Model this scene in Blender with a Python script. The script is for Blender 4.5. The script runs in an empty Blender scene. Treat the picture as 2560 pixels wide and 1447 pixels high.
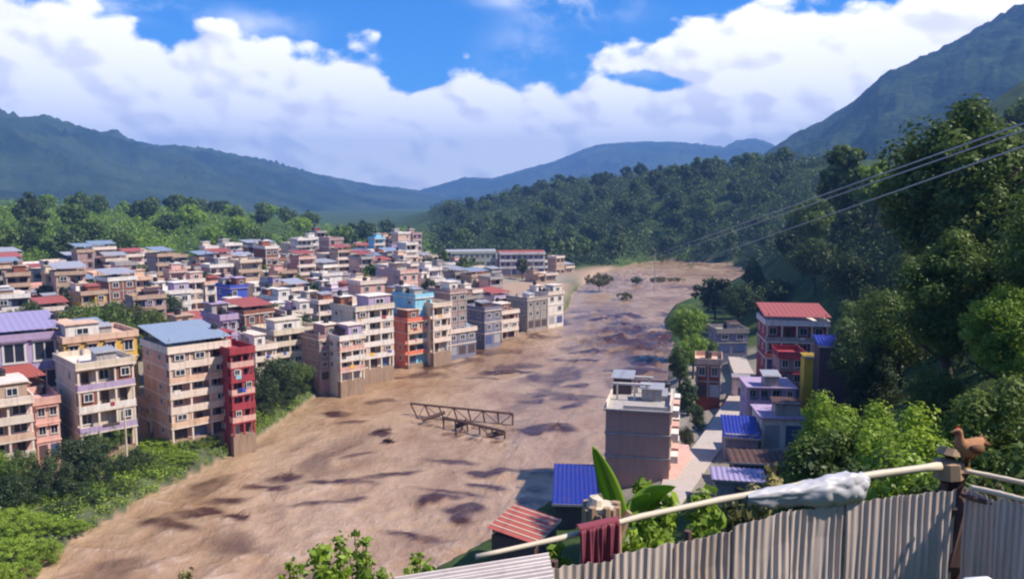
import bpy, math, random
import numpy as np
from mathutils import Vector, Matrix, noise as mnoise

random.seed(7)
RNG = np.random.default_rng(11)
SC = bpy.context.scene
COL = SC.collection

# ------------------------------------------------------------------ camera
CAMZ = 40.0
FPX = 2000.0          # focal length in pixels of a 2560 px wide picture
PITCH = math.atan((723.5 - 500.0) / FPX)
CP, SP = math.cos(PITCH), math.sin(PITCH)
cam_d = bpy.data.cameras.new("camera")
cam = bpy.data.objects.new("camera", cam_d)
COL.objects.link(cam)
cam.location = (0, 0, CAMZ)
cam.rotation_euler = (math.pi / 2 - PITCH, 0, 0)
cam_d.sensor_width = 36.0
cam_d.lens = 36.0 * FPX / 2560.0
cam_d.clip_start = 0.1
cam_d.clip_end = 30000
SC.camera = cam

# ------------------------------------------------------------------ render / exposure
SC.render.engine = "CYCLES"
SC.view_settings.view_transform = "Standard"
SC.view_settings.look = "None"
SC.view_settings.exposure = 0.62
SC.view_settings.gamma = 1.0
SC.view_settings.use_curve_mapping = False
cy = SC.cycles
cy.max_bounces = 5
cy.diffuse_bounces = 3
cy.glossy_bounces = 2
cy.transmission_bounces = 3
cy.transparent_max_bounces = 4
cy.volume_bounces = 0
cy.caustics_reflective = False
cy.caustics_refractive = False
cy.use_denoising = True
cy.filter_width = 2.2

# ------------------------------------------------------------------ sun
SUN_EL = math.radians(49)
SUN_AZ = math.radians(98)     # clockwise from +Y: the sun stands over the right hillside
sd = Vector((math.sin(SUN_AZ) * math.cos(SUN_EL), math.cos(SUN_AZ) * math.cos(SUN_EL), math.sin(SUN_EL)))
sun_d = bpy.data.lights.new("sun", "SUN")
sun_d.energy = 5.0
sun_d.angle = math.radians(0.5)
sun_d.color = (1.0, 0.90, 0.77)
sun = bpy.data.objects.new("sun", sun_d)
COL.objects.link(sun)
sun.rotation_euler = sd.to_track_quat("Z", "Y").to_euler()


# ------------------------------------------------------------------ node helpers
class NT:
    def __init__(self, tree):
        self.t = tree
        self.n = tree.nodes
        self.l = tree.links

    def new(self, typ, **kw):
        nd = self.n.new(typ)
        for k, v in kw.items():
            setattr(nd, k, v)
        return nd

    def put(self, sock, v):
        if isinstance(v, bpy.types.NodeSocket):
            self.l.new(v, sock)
        elif v is not None:
            if isinstance(v, (tuple, list)) and len(v) == 3 and sock.type == "RGBA":
                v = (*v, 1.0)
            sock.default_value = v

    def math(self, op, a, b=None, c=None, clamp=False):
        nd = self.new("ShaderNodeMath", operation=op, use_clamp=clamp)
        for i, v in enumerate((a, b, c)):
            if v is not None:
                self.put(nd.inputs[i], v)
        return nd.outputs[0]

    def mix(self, f, a, b):
        nd = self.new("ShaderNodeMix", data_type="RGBA")
        self.put(nd.inputs[0], f)
        self.put(nd.inputs[6], a)
        self.put(nd.inputs[7], b)
        return nd.outputs[2]

    def ramp(self, f, lo, hi):
        nd = self.new("ShaderNodeMapRange", interpolation_type="SMOOTHSTEP")
        self.put(nd.inputs[0], f)
        self.put(nd.inputs[1], lo)
        self.put(nd.inputs[2], hi)
        return nd.outputs[0]

    def noise(self, vec, scale, detail=4, rough=0.55, dist=0.0):
        nd = self.new("ShaderNodeTexNoise")
        if vec is not None:
            self.l.new(vec, nd.inputs["Vector"])
        nd.inputs["Scale"].default_value = scale
        nd.inputs["Detail"].default_value = detail
        nd.inputs["Roughness"].default_value = rough
        nd.inputs["Distortion"].default_value = dist
        return nd.outputs["Fac"]

    def comb(self, x, y, z):
        nd = self.new("ShaderNodeCombineXYZ")
        for i, v in enumerate((x, y, z)):
            self.put(nd.inputs[i], v)
        return nd.outputs[0]

    def attr(self, name):
        return self.new("ShaderNodeAttribute", attribute_name=name)


# ------------------------------------------------------------------ world: sky with a bank of cumulus
def make_world():
    w = bpy.data.worlds.new("World")
    SC.world = w
    w.use_nodes = True
    t = NT(w.node_tree)
    t.n.clear()
    out = t.new("ShaderNodeOutputWorld")
    sky = t.new("ShaderNodeTexSky", sky_type="NISHITA")
    sky.sun_disc = False
    sky.sun_elevation = SUN_EL
    sky.sun_rotation = SUN_AZ
    sky.altitude = 900
    sky.air_density = 1.0
    sky.dust_density = 0.3
    sky.ozone_density = 2.5
    tint = t.new("ShaderNodeMix", data_type="RGBA", blend_type="MULTIPLY")
    tint.inputs[0].default_value = 1.0
    t.put(tint.inputs[6], sky.outputs[0])
    t.put(tint.inputs[7], (0.10, 0.66, 1.30))
    bg1 = t.new("ShaderNodeBackground")
    t.put(bg1.inputs[0], tint.outputs[2])
    bg1.inputs[1].default_value = 0.098
    tc = t.new("ShaderNodeTexCoord")
    sp = t.new("ShaderNodeSeparateXYZ")
    t.l.new(tc.outputs["Generated"], sp.inputs[0])
    x, y, z = sp.outputs
    az = t.math("ARCTAN2", x, y)
    hyp = t.math("SQRT", t.math("ADD", t.math("MULTIPLY", x, x), t.math("MULTIPLY", y, y)))
    v = t.math("DIVIDE", z, t.math("MAXIMUM", hyp, 0.02))
    # cloud top height over azimuth, lowered out of view to cut ambient light
    au = t.math("DIVIDE", t.math("ADD", az, 1.2), 2.4, clamp=True)
    fc = t.new("ShaderNodeFloatCurve")
    t.put(fc.inputs["Value"], au)
    pts = [(-1500, 260), (-700, 120), (-300, 0), (-100, -40), (40, -20), (170, 40), (330, 70), (460, 98), (600, 112), (710, 140), (790, 172),
           (900, 165), (990, 185), (1050, 215), (1150, 225), (1250, 235), (1350, 240), (1430, 205), (1500, 160),
           (1640, 108), (1780, 60), (1900, 25), (2010, 0), (2300, -40), (2700, -20), (3300, 120), (4200, 260)]
    cv = fc.mapping.curves[0]
    P = []
    for px, py in pts:
        a = math.atan((px - 1280) / FPX)
        vv = (500 - py) / FPX * math.cos(a)
        P.append(((a + 1.2) / 2.4, vv * 2))
    while len(cv.points) < len(P) + 2:
        cv.points.new(0.5, 0.5)
    allp = [(0.0, P[0][1])] + P + [(1.0, P[-1][1])]
    for p, q in zip(cv.points, allp):
        p.location = q
    fc.mapping.update()
    top = t.math("MULTIPLY", fc.outputs[0], 0.5)
    vec = t.comb(t.math("MULTIPLY", az, 1.0), t.math("MULTIPLY", v, 1.5), 0.0)
    n1 = t.noise(vec, 7.0, 7, 0.58, 0.3)
    n2 = t.noise(vec, 2.6, 4, 0.5, 0.2)
    n3 = t.noise(vec, 24.0, 6, 0.62, 0.2)
    mv = t.new("ShaderNodeVectorMath", operation="ADD")
    t.l.new(vec, mv.inputs[0])
    mv.inputs[1].default_value = (0.022, 0.030, 0.0)
    n1b = t.noise(mv.outputs[0], 7.0, 7, 0.58, 0.3)
    n3b = t.noise(mv.outputs[0], 14.0, 5, 0.6, 0.2)
    n3c = t.noise(vec, 14.0, 5, 0.6, 0.2)
    def puff(scale, off=(0.0, 0.0, 0.0)):
        wv = t.new("ShaderNodeVectorMath", operation="ADD")
        t.l.new(vec, wv.inputs[0])
        wv.inputs[1].default_value = off
        wn = t.new("ShaderNodeTexNoise", noise_dimensions="2D")
        t.l.new(wv.outputs[0], wn.inputs["Vector"])
        wn.inputs["Scale"].default_value = scale * .8
        wn.inputs["Detail"].default_value = 3
        wm = t.new("ShaderNodeVectorMath", operation="MULTIPLY_ADD")
        t.l.new(wn.outputs["Color"], wm.inputs[0])
        wm.inputs[1].default_value = (.55 / scale,) * 3
        t.l.new(wv.outputs[0], wm.inputs[2])
        vo = t.new("ShaderNodeTexVoronoi", feature="SMOOTH_F1", voronoi_dimensions="2D")
        t.l.new(wm.outputs[0], vo.inputs["Vector"])
        vo.inputs["Scale"].default_value = scale
        vo.inputs["Smoothness"].default_value = 0.5
        return t.math("SUBTRACT", 0.5, vo.outputs["Distance"])

    pf1, pf2 = puff(11.0), puff(27.0)
    pf1b, pf2b = puff(11.0, (0.020, 0.028, 0.0)), puff(27.0, (0.008, 0.012, 0.0))
    edge = t.math("SUBTRACT", top, v)
    edge = t.math("ADD", edge, t.math("MULTIPLY", pf1, 0.075))
    edge = t.math("ADD", edge, t.math("MULTIPLY", pf2, 0.035))
    edge = t.math("ADD", edge, t.math("MULTIPLY", t.math("SUBTRACT", n1, 0.5), 0.07))
    edge = t.math("ADD", edge, t.math("MULTIPLY", t.math("SUBTRACT", n3, 0.5), 0.045))

    def blob(px, py, rx, ry, amp, e):
        a = math.atan((px - 1280) / FPX)
        vv = (500 - py) / FPX * math.cos(a)
        dx = t.math("DIVIDE", t.math("SUBTRACT", az, a), rx / FPX)
        dy = t.math("DIVIDE", t.math("SUBTRACT", v, vv), ry / FPX)
        d = t.math("ADD", t.math("MULTIPLY", dx, dx), t.math("MULTIPLY", dy, dy))
        g = t.math("POWER", 2.718, t.math("MULTIPLY", d, -1.0))
        return t.math("ADD", e, t.math("MULTIPLY", g, amp))

    edge = blob(1690, 222, 110, 26, -0.055, edge)
    edge = blob(1550, 200, 120, 20, -0.03, edge)
    wz = blob(1440, 44, 110, 34, 0.85, 0.0)
    wz = blob(1300, 22, 90, 16, 0.5, wz)
    wz = blob(650, 82, 100, 34, 0.5, wz)
    wz = blob(1310, 150, 80, 60, 0.35, wz)
    wz = blob(1480, 195, 120, 26, 0.6, wz)
    wz = blob(330, 25, 120, 30, 0.5, wz)
    edge = blob(1290, 25, 80, 14, 0.07, edge)
    edge = blob(1130, 232, 50, 14, 0.04, edge)
    for nd_ in list(t.n):
        if nd_.bl_idname == "ShaderNodeTexNoise":
            nd_.noise_dimensions = "2D"
    low = t.ramp(edge, -0.006, 0.020)
    # scattered cumulus higher up, all round
    hi = t.math("MULTIPLY", t.ramp(n2, 0.58, 0.70), t.ramp(v, 0.26, 0.5))
    c = t.math("MAXIMUM", low, t.math("MULTIPLY", hi, 0.8))
    wisp = t.math("MULTIPLY", wz, t.ramp(t.math("ADD", t.math("MULTIPLY", n1, 0.5), t.math("MULTIPLY", n3c, 0.5)), 0.36, 0.62), clamp=True)
    c = t.math("MAXIMUM", c, wisp)
    c = t.math("MULTIPLY", c, t.ramp(z, -0.05, 0.0))
    rel = t.math("ADD", t.math("MULTIPLY", t.math("SUBTRACT", n1, n1b), 2.6), t.math("MULTIPLY", t.math("SUBTRACT", n3c, n3b), 1.1))
    rel = t.math("ADD", t.math("MULTIPLY", rel, 0.5), t.math("ADD", t.math("MULTIPLY", t.math("SUBTRACT", pf1, pf1b), 1.1), t.math("MULTIPLY", t.math("SUBTRACT", pf2, pf2b), 0.7)))
    shade = t.math("ADD", t.math("ADD", 0.50, rel), t.math("MULTIPLY", t.math("SUBTRACT", n2, 0.5), 1.3))
    shade = t.ramp(shade, -0.02, 0.66)
    ccol = t.mix(shade, (0.72, 0.70, 0.77), (1.0, 0.97, 0.95))
    bg2 = t.new("ShaderNodeBackground")
    t.put(bg2.inputs[0], ccol)
    bg2.inputs[1].default_value = 1.16
    ms = t.new("ShaderNodeMixShader")
    t.put(ms.inputs[0], c)
    t.l.new(bg1.outputs[0], ms.inputs[1])
    t.l.new(bg2.outputs[0], ms.inputs[2])
    t.l.new(ms.outputs[0], out.inputs[0])


make_world()


# ------------------------------------------------------------------ picture geometry -> world points
def ray(px, py):
    dx = (px - 1280.0) / FPX
    dy = (723.5 - py) / FPX
    return np.array([dx, CP + dy * SP, -SP + dy * CP])


def at(px, py, Y):
    d = ray(px, py)
    return Vector(d * (Y / d[1]) + np.array([0, 0, CAMZ]))


def on(px, py, z):
    d = ray(px, py)
    return Vector(d * ((z - CAMZ) / d[2]) + np.array([0, 0, CAMZ]))


def proj(p):
    x, y, z = p[0], p[1], p[2] - CAMZ
    depth = y * CP - z * SP
    up = y * SP + z * CP
    return 1280 + FPX * x / depth, 723.5 - FPX * up / depth


# ------------------------------------------------------------------ vector noise
def _hash(i, j, s):
    h = (i * 374761393 + j * 668265263 + s * 974634777) & 0xFFFFFFFF
    h = ((h ^ (h >> 13)) * 1274126177) & 0xFFFFFFFF
    return ((h ^ (h >> 16)) & 0xFFFF) / 65535.0


def vnoise(x, y, seed=0):
    x = np.asarray(x, float)
    y = np.asarray(y, float)
    i = np.floor(x).astype(np.int64)
    j = np.floor(y).astype(np.int64)
    fx, fy = x - i, y - j
    fx = fx * fx * (3 - 2 * fx)
    fy = fy * fy * (3 - 2 * fy)
    a, b = _hash(i, j, seed), _hash(i + 1, j, seed)
    c, d = _hash(i, j + 1, seed), _hash(i + 1, j + 1, seed)
    return a + (b - a) * fx + (c - a) * fy + (a - b - c + d) * fx * fy


def fbm(x, y, oct=4, seed=0, gain=0.5):
    s, a, tot = 0, 1.0, 0
    for k in range(oct):
        s = s + a * vnoise(x * 2 ** k + 17.3 * k, y * 2 ** k - 9.1 * k, seed + k)
        tot += a
        a *= gain
    return s / tot


# ------------------------------------------------------------------ terrain
RIVER = np.array([(-75, 15), (-66, 40), (-57, 65), (-51.6, 86), (-49.6, 101), (-45.4, 119), (-43, 134), (-40, 165), (-31.6, 194),
                  (-17.8, 204), (-4.6, 229), (16, 266), (22, 300), (25, 333), (34, 380), (45, 430), (75, 500), (100, 530),
                  (140, 500), (130, 440), (102, 380), (79, 335), (62, 303), (51, 266), (43, 216), (36, 180), (29, 150), (17, 126),
                  (11, 112), (5, 103), (-2, 92), (-11, 80), (-22, 62), (-36, 42), (-52, 15)], float)


def poly_sd(P, X, Y):
    """signed distance to polygon P, negative inside"""
    X = np.asarray(X, float)
    Y = np.asarray(Y, float)
    d = np.full(X.shape, 1e18)
    ins = np.zeros(X.shape, bool)
    n = len(P)
    for k in range(n):
        ax, ay = P[k]
        bx, by = P[(k + 1) % n]
        ex, ey = bx - ax, by - ay
        wx, wy = X - ax, Y - ay
        tt = np.clip((wx * ex + wy * ey) / (ex * ex + ey * ey), 0, 1)
        d = np.minimum(d, (wx - ex * tt) ** 2 + (wy - ey * tt) ** 2)
        cond = (ay <= Y) != (by <= Y)
        with np.errstate(divide="ignore", invalid="ignore"):
            xi = ax + (Y - ay) * ex / np.where(ey == 0, 1e-9, ey)
        ins ^= cond & (X < xi)
    return np.where(ins, -1, 1) * np.sqrt(d)


CTRL = []


def cu(u, *dz):
    for D, z in dz:
        CTRL.append((u * D, D, z))


for p in [(0, 0, 35.8), (3, 6, 35.7), (-2, 6, 35.2), (7, 6, 36), (-8, 2, 34), (0, -12, 38), (14, -4, 39), (-16, -14, 34),
          (30, -30, 50), (-40, -30, 30), (0, -80, 70), (150, -100, 110), (-120, -60, 20), (-300, -50, 12), (40, 10, 45),
          (90, 30, 62), (200, 60, 110), (0, -600, 200), (700, -300, 240), (-900, -200, 60), (3.2, 9.2, 34.6), (5.5, 9, 35.4)]:
    CTRL.append(p)
cu(-1.6, (60, 4), (200, 6), (500, 20))
cu(-1.0, (20, 20), (50, 3), (80, 1), (150, 5), (250, 9), (320, 18), (450, 34), (700, 40))
cu(-.6, (14, 26), (22, 20), (40, 8), (60, 1), (150, 3.5), (250, 6), (290, 9), (340, 16), (420, 26), (500, 32), (560, 32), (800, 22), (1200, 10))
cu(-.4, (150, 3), (250, 5), (320, 6), (370, 11), (440, 20), (520, 27), (600, 28), (900, 14))
cu(-.3, (13, 28), (22, 22), (40, 11), (60, 2), (180, 3), (300, 5), (400, 7), (480, 15), (600, 22), (700, 22), (1000, 8))
cu(-.15, (250, 3), (400, 4), (600, 7), (900, 6), (1200, 5))
cu(0, (12, 31), (20, 26), (30, 19), (50, 8), (70, 2), (250, 2.5), (450, 4), (600, 5), (720, 22), (860, 42), (1100, 44))
cu(-.09, (700, 6), (900, 27), (1150, 30))
cu(.1, (14, 30.5), (20, 27), (40, 15), (60, 6), (80, 3))
cu(.08, (540, 4), (640, 20), (800, 54), (1050, 54))
cu(.16, (500, 4), (560, 18), (640, 46), (760, 57), (1000, 58))
cu(.2, (12, 33), (20, 29), (40, 18), (60, 9), (80, 4), (100, 4), (440, 4))
cu(.23, (470, 5), (520, 22), (580, 48), (700, 60))
cu(.3, (12, 33.8), (20, 30), (40, 20), (60, 11), (80, 5), (100, 4.5), (130, 4), (160, 4.5), (200, 5), (260, 5), (330, 6), (400, 10), (460, 32), (560, 56), (700, 62))
cu(.36, (20, 31), (40, 22), (60, 14), (80, 7), (100, 5), (130, 5), (160, 6), (200, 9), (260, 20), (320, 36), (450, 58))
cu(.42, (20, 32), (40, 25), (60, 18), (80, 12), (100, 9), (130, 8.5), (165, 10), (200, 22), (260, 42), (400, 62))
cu(.5, (14, 34.5), (20, 33.5), (40, 28), (60, 25), (80, 22), (100, 20), (130, 22), (165, 28), (200, 38), (300, 60), (450, 75), (700, 70))
cu(.56, (40, 33), (60, 34), (80, 35), (100, 36), (150, 44))
cu(.62, (20, 37), (40, 37.5), (60, 40), (80, 42), (100, 45), (150, 54), (200, 70), (300, 95), (500, 120))
cu(.8, (20, 38), (40, 42), (80, 52), (150, 80), (300, 130), (600, 170))
for a in range(-180, 180, 15):
    CTRL.append((2500 * math.sin(math.radians(a)), 2500 * math.cos(math.radians(a)), 8 if abs(a) < 60 else 60))
    CTRL.append((9500 * math.sin(math.radians(a)), 9500 * math.cos(math.radians(a)), 8))
CTRL = np.array(CTRL, float)


def _pl(X, Y):
    r = np.hypot(X, Y)
    s = np.log1p(r / 6.0)
    r = np.maximum(r, 1e-6)
    return np.stack([s * X / r, s * Y / r], -1)


_CPL = _pl(CTRL[:, 0], CTRL[:, 1])
_K = np.linalg.norm(_CPL[:, None] - _CPL[None], axis=-1)
_W = np.linalg.solve(_K + 1e-4 * np.eye(len(CTRL)), CTRL[:, 2])


def tz(X, Y):
    X = np.atleast_1d(np.asarray(X, float))
    Y = np.atleast_1d(np.asarray(Y, float))
    shp = X.shape
    Xf, Yf = X.ravel(), Y.ravel()
    z = np.empty(Xf.shape)
    for a in range(0, len(Xf), 20000):
        q = _pl(Xf[a:a + 20000], Yf[a:a + 20000])
        z[a:a + 20000] = np.linalg.norm(q[:, None] - _CPL[None], axis=-1) @ _W
    sdv = poly_sd(RIVER, Xf, Yf)
    bank = 0.15 + np.clip(sdv, 0, None) * 0.55
    z = np.where(sdv > 0, np.minimum(z, bank), -0.6 - np.minimum(2.5, -sdv * 0.5))
    z = np.where((sdv > 0) & (sdv < 40), np.maximum(z, np.minimum(bank, 1.6)), z)
    r = np.hypot(Xf, Yf)
    far = np.clip((r - 9) / 40, 0, 1)
    z = z + far * (fbm(Xf * 0.06, Yf * 0.06, 3, 5) - 0.5) * np.clip((z - 4) * 0.10, 0, 5)
    return z.reshape(shp)


def tz1(X, Y):
    return float(tz(X, Y)[0])


def ground_at(px, py, dmin=12.0, dmax=1200.0):
    d = ray(px, py)
    tt = np.geomspace(dmin, dmax, 900)
    X, Y, Z = d[0] * tt, d[1] * tt, CAMZ + d[2] * tt
    g = np.maximum(tz(X, Y), 0)
    k = np.argmax(Z < g)
    if Z[k] >= g[k]:
        k = len(tt) - 1
    return Vector((X[k], Y[k], g[k]))


# ------------------------------------------------------------------ materials
MATS = {}


def principled(name, build):
    if name in MATS:
        return MATS[name]
    m = bpy.data.materials.new(name)
    m.use_nodes = True
    t = NT(m.node_tree)
    t.n.clear()
    out = t.new("ShaderNodeOutputMaterial")
    b = t.new("ShaderNodeBsdfPrincipled")
    t.l.new(b.outputs[0], out.inputs[0])
    build(t, b, out)
    MATS[name] = m
    return m


def geo_pos(t):
    return t.new("ShaderNodeNewGeometry").outputs["Position"]


def obj_rand(t):
    return t.new("ShaderNodeObjectInfo").outputs["Random"]


def scale_vec(t, vec, s):
    mp = t.new("ShaderNodeMapping")
    t.l.new(vec, mp.inputs[0])
    mp.inputs["Scale"].default_value = s
    return mp.outputs[0]


def bump(t, b, h, strength, dist):
    nd = t.new("ShaderNodeBump")
    nd.inputs["Strength"].default_value = strength
    nd.inputs["Distance"].default_value = dist
    t.put(nd.inputs["Height"], h)
    t.l.new(nd.outputs[0], b.inputs["Normal"])


def plaster(name, col, rough=0.85, dirt=0.62):
    """painted / bare render with rain streaks and patchy weathering"""
    def f(t, b, out):
        p = geo_pos(t)
        st = t.noise(scale_vec(t, p, (1.7, 1.7, 0.22)), 1.0, 6, 0.66)
        pa = t.noise(p, 0.45, 4, 0.6)
        k = t.math("MULTIPLY", t.ramp(st, 0.44, 0.70), dirt)
        dark = (col[0] * 0.40 + 0.03, col[1] * 0.34 + 0.018, col[2] * 0.30 + 0.015)
        c1 = t.mix(k, col, dark)
        lite = tuple(min(0.80, c * 1.10 + 0.01) for c in col)
        c2 = t.mix(t.math("MULTIPLY", t.ramp(pa, 0.4, 0.7), 0.4), c1, lite)
        c3 = t.mix(t.math("MULTIPLY", obj_rand(t), 0.22), c2, tuple(c * 0.6 for c in col))
        t.put(b.inputs["Base Color"], c3)
        b.inputs["Roughness"].default_value = rough
        b.inputs["Specular IOR Level"].default_value = 0.2
    return principled(name, f)


WALLS = {
    "cream": (0.66, 0.56, 0.44), "white": (0.76, 0.70, 0.65), "pink": (0.70, 0.42, 0.36), "coral": (0.72, 0.20, 0.13),
    "crimson": (0.36, 0.055, 0.070), "lilac": (0.44, 0.34, 0.50), "cyan": (0.28, 0.60, 0.76), "yellow": (0.72, 0.44, 0.10),
    "grey": (0.34, 0.30, 0.28), "brick": (0.28, 0.105, 0.07), "green": (0.42, 0.45, 0.34), "blue": (0.07, 0.11, 0.50),
    "tan": (0.48, 0.34, 0.25), "rust": (0.30, 0.06, 0.04), "mauve": (0.38, 0.25, 0.24), "slate": (0.22, 0.22, 0.30),
    "peach": (0.68, 0.46, 0.34), "brown_wall": (0.48, 0.28, 0.23)}
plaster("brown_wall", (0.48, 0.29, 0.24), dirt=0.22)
for k_, c_ in WALLS.items():
    plaster(k_, c_)
plaster("concrete", (0.40, 0.37, 0.35), dirt=0.6)
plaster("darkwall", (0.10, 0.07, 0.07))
plaster("mud_stained", (0.33, 0.235, 0.17), dirt=0.7)
plaster("band", (0.76, 0.63, 0.54), dirt=0.5)
plaster("pale_road", (0.46, 0.40, 0.36), dirt=0.3)


def sheet_metal(name, col, stripe=(0, 1), rough=0.5, rust=0.3, freq=9.0):
    def f(t, b, out):
        tc = t.new("ShaderNodeTexCoord").outputs["Object"]
        p = geo_pos(t)
        r = t.ramp(t.noise(p, 0.9, 5, 0.6), 0.5, 0.72)
        c1 = t.mix(t.math("MULTIPLY", r, rust), col, (0.20, 0.09, 0.05))
        c2 = t.mix(t.math("MULTIPLY", t.noise(p, 3.5, 3, 0.5), 0.3), c1, tuple(min(0.8, c * 1.3 + 0.03) for c in col))
        run = t.noise(scale_vec(t, p, (9.0, 9.0, 0.5)), 1.0, 4, 0.6)
        c2 = t.mix(t.math("MULTIPLY", t.ramp(run, 0.48, 0.72), rust * 1.2), c2, tuple(c * 0.45 for c in col))
        c2 = t.mix(t.math("MULTIPLY", obj_rand(t), 0.35), c2, tuple(c * 0.5 for c in col))
        t.put(b.inputs["Base Color"], c2)
        b.inputs["Metallic"].default_value = 0.15
        b.inputs["Roughness"].default_value = rough
    return principled(name, f)


sheet_metal("tin_grey", (0.40, 0.40, 0.44))
sheet_metal("tin_blue", (0.016, 0.032, 0.30), rust=0.3)
sheet_metal("tin_red", (0.42, 0.10, 0.07), rust=0.25)
sheet_metal("tin_teal", (0.27, 0.33, 0.42), rust=0.15)
sheet_metal("tin_sky", (0.16, 0.42, 0.66), rust=0.1)
sheet_metal("tin_lilac", (0.36, 0.30, 0.48), rust=0.12)
sheet_metal("tin_fence", (0.68, 0.54, 0.48), rust=0.45, rough=0.6)
sheet_metal("tin_pale", (0.46, 0.41, 0.42), rust=0.25)
sheet_metal("steel_rust", (0.10, 0.05, 0.04), rust=0.7, rough=0.8)


def flat(name, col, rough=0.6, metal=0.0, var=0.0):
    def f(t, b, out):
        if var:
            n = t.noise(geo_pos(t), 2.0, 4, 0.6)
            t.put(b.inputs["Base Color"], t.mix(t.math("MULTIPLY", n, var), col, tuple(c * 0.4 for c in col)))
        else:
            t.put(b.inputs["Base Color"], col)
        b.inputs["Roughness"].default_value = rough
        b.inputs["Metallic"].default_value = metal
    return principled(name, f)


flat("glass", (0.025, 0.03, 0.05), 0.12)
flat("dark_glass", (0.05, 0.035, 0.04), 0.3)  # dark pane colour of the doors
flat("frame_white", (0.66, 0.63, 0.60), 0.6)
flat("frame_brown", (0.13, 0.07, 0.05), 0.7)
flat("tank_black", (0.02, 0.02, 0.025), 0.45)
flat("shutter_blue", (0.10, 0.14, 0.32), 0.5, 0.2, 0.5)
flat("bamboo_pale", (0.66, 0.56, 0.42), 0.55, 0, 0.35)
flat("wood_dark", (0.13, 0.07, 0.06), 0.85, 0, 0.6)
flat("wood_tan", (0.42, 0.28, 0.17), 0.85, 0, 0.6)
flat("cloth_maroon", (0.25, 0.05, 0.075), 0.95, 0, 0.5)
flat("tarp_white", (0.52, 0.51, 0.53), 0.5, 0, 0.25)
flat("plastic_white", (0.78, 0.77, 0.76), 0.4)
flat("wire", (0.46, 0.46, 0.50), 0.5, 0.2)
flat("bark", (0.12, 0.085, 0.06), 0.95, 0, 0.6)
flat("feather", (0.46, 0.22, 0.10), 0.9, 0, 0.5)
flat("feather_dark", (0.20, 0.085, 0.04), 0.9, 0, 0.6)
flat("hen_leg", (0.55, 0.36, 0.12), 0.7)
flat("hen_comb", (0.40, 0.02, 0.02), 0.6)
flat("yellow_paint", (0.75, 0.52, 0.03), 0.5, 0, 0.3)


def leaf_mat(name, dark, light, trans=0.28):
    def f(t, b, out):
        t.n.remove(b)
        tint = t.attr("tint").outputs["Fac"]
        k = t.math("ADD", t.math("MULTIPLY", tint, 0.7), t.math("MULTIPLY", obj_rand(t), 0.35), clamp=True)
        col = t.mix(k, dark, light)
        d = t.new("ShaderNodeBsdfDiffuse")
        t.put(d.inputs[0], col)
        tr = t.new("ShaderNodeBsdfTranslucent")
        t.put(tr.inputs[0], col)
        ms = t.new("ShaderNodeMixShader")
        ms.inputs[0].default_value = trans
        t.l.new(d.outputs[0], ms.inputs[1])
        t.l.new(tr.outputs[0], ms.inputs[2])
        gl = t.new("ShaderNodeBsdfGlossy")
        t.put(gl.inputs[0], (0.9, 0.95, 0.9))
        gl.inputs["Roughness"].default_value = 0.5
        m2 = t.new("ShaderNodeMixShader")
        m2.inputs[0].default_value = 0.02
        t.l.new(ms.outputs[0], m2.inputs[1])
        t.l.new(gl.outputs[0], m2.inputs[2])
        t.l.new(m2.outputs[0], out.inputs[0])
    return principled(name, f)


leaf_mat("leaf_dark", (0.016, 0.034, 0.012), (0.085, 0.125, 0.040))
leaf_mat("leaf_mid", (0.035, 0.072, 0.014), (0.19, 0.26, 0.055), 0.36)
leaf_mat("leaf_bright", (0.08, 0.15, 0.014), (0.34, 0.48, 0.055), 0.42)
leaf_mat("leaf_olive", (0.05, 0.05, 0.02), (0.16, 0.16, 0.06))
leaf_mat("leaf_banana", (0.24, 0.42, 0.04), (0.42, 0.60, 0.09), 0.45)
leaf_mat("leaf_lime", (0.10, 0.19, 0.016), (0.46, 0.60, 0.07), 0.45)
leaf_mat("leaf_dry", (0.16, 0.13, 0.05), (0.42, 0.36, 0.14))


def m_ground(t, b, out):
    p = geo_pos(t)
    a = t.attr("zone")
    sp = t.new("ShaderNodeSeparateColor")
    t.l.new(a.outputs["Color"], sp.inputs[0])
    mud, town, _ = sp.outputs
    n = t.noise(p, 0.08, 6, 0.6)
    n2 = t.noise(p, 0.7, 5, 0.65)
    g = t.mix(t.ramp(n, 0.35, 0.65), (0.030, 0.055, 0.018), (0.085, 0.13, 0.035))
    g = t.mix(t.math("MULTIPLY", n2, 0.6), g, (0.02, 0.03, 0.012))
    tw = t.mix(n2, (0.24, 0.20, 0.17), (0.42, 0.36, 0.31))
    md = t.mix(n2, (0.30, 0.20, 0.14), (0.46, 0.33, 0.24))
    c = t.mix(town, g, tw)
    c = t.mix(mud, c, md)
    t.put(b.inputs["Base Color"], c)
    b.inputs["Roughness"].default_value = 0.95
    b.inputs["Specular IOR Level"].default_value = 0.1
    bump(t, b, n2, 0.6, 0.4)


principled("ground_soil", m_ground)


def m_forest(t, b, out):
    p = geo_pos(t)
    n = t.noise(p, 0.0030, 7, 0.68)
    n2 = t.noise(p, 0.030, 6, 0.75)
    vo = t.new("ShaderNodeTexVoronoi")
    t.l.new(p, vo.inputs["Vector"])
    vo.inputs["Scale"].default_value = 0.06
    c = t.mix(t.ramp(n, 0.38, 0.62), (0.010, 0.024, 0.016), (0.062, 0.088, 0.042))
    c = t.mix(t.math("MULTIPLY", n2, 0.7), c, (0.012, 0.025, 0.014))
    t.put(b.inputs["Base Color"], c)
    b.inputs["Roughness"].default_value = 1.0
    b.inputs["Specular IOR Level"].default_value = 0.0
    h = t.math("SUBTRACT", n2, t.math("MULTIPLY", vo.outputs["Distance"], 0.8))
    bump(t, b, h, 0.7, 7.0)


principled("far_forest", m_forest)


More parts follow.
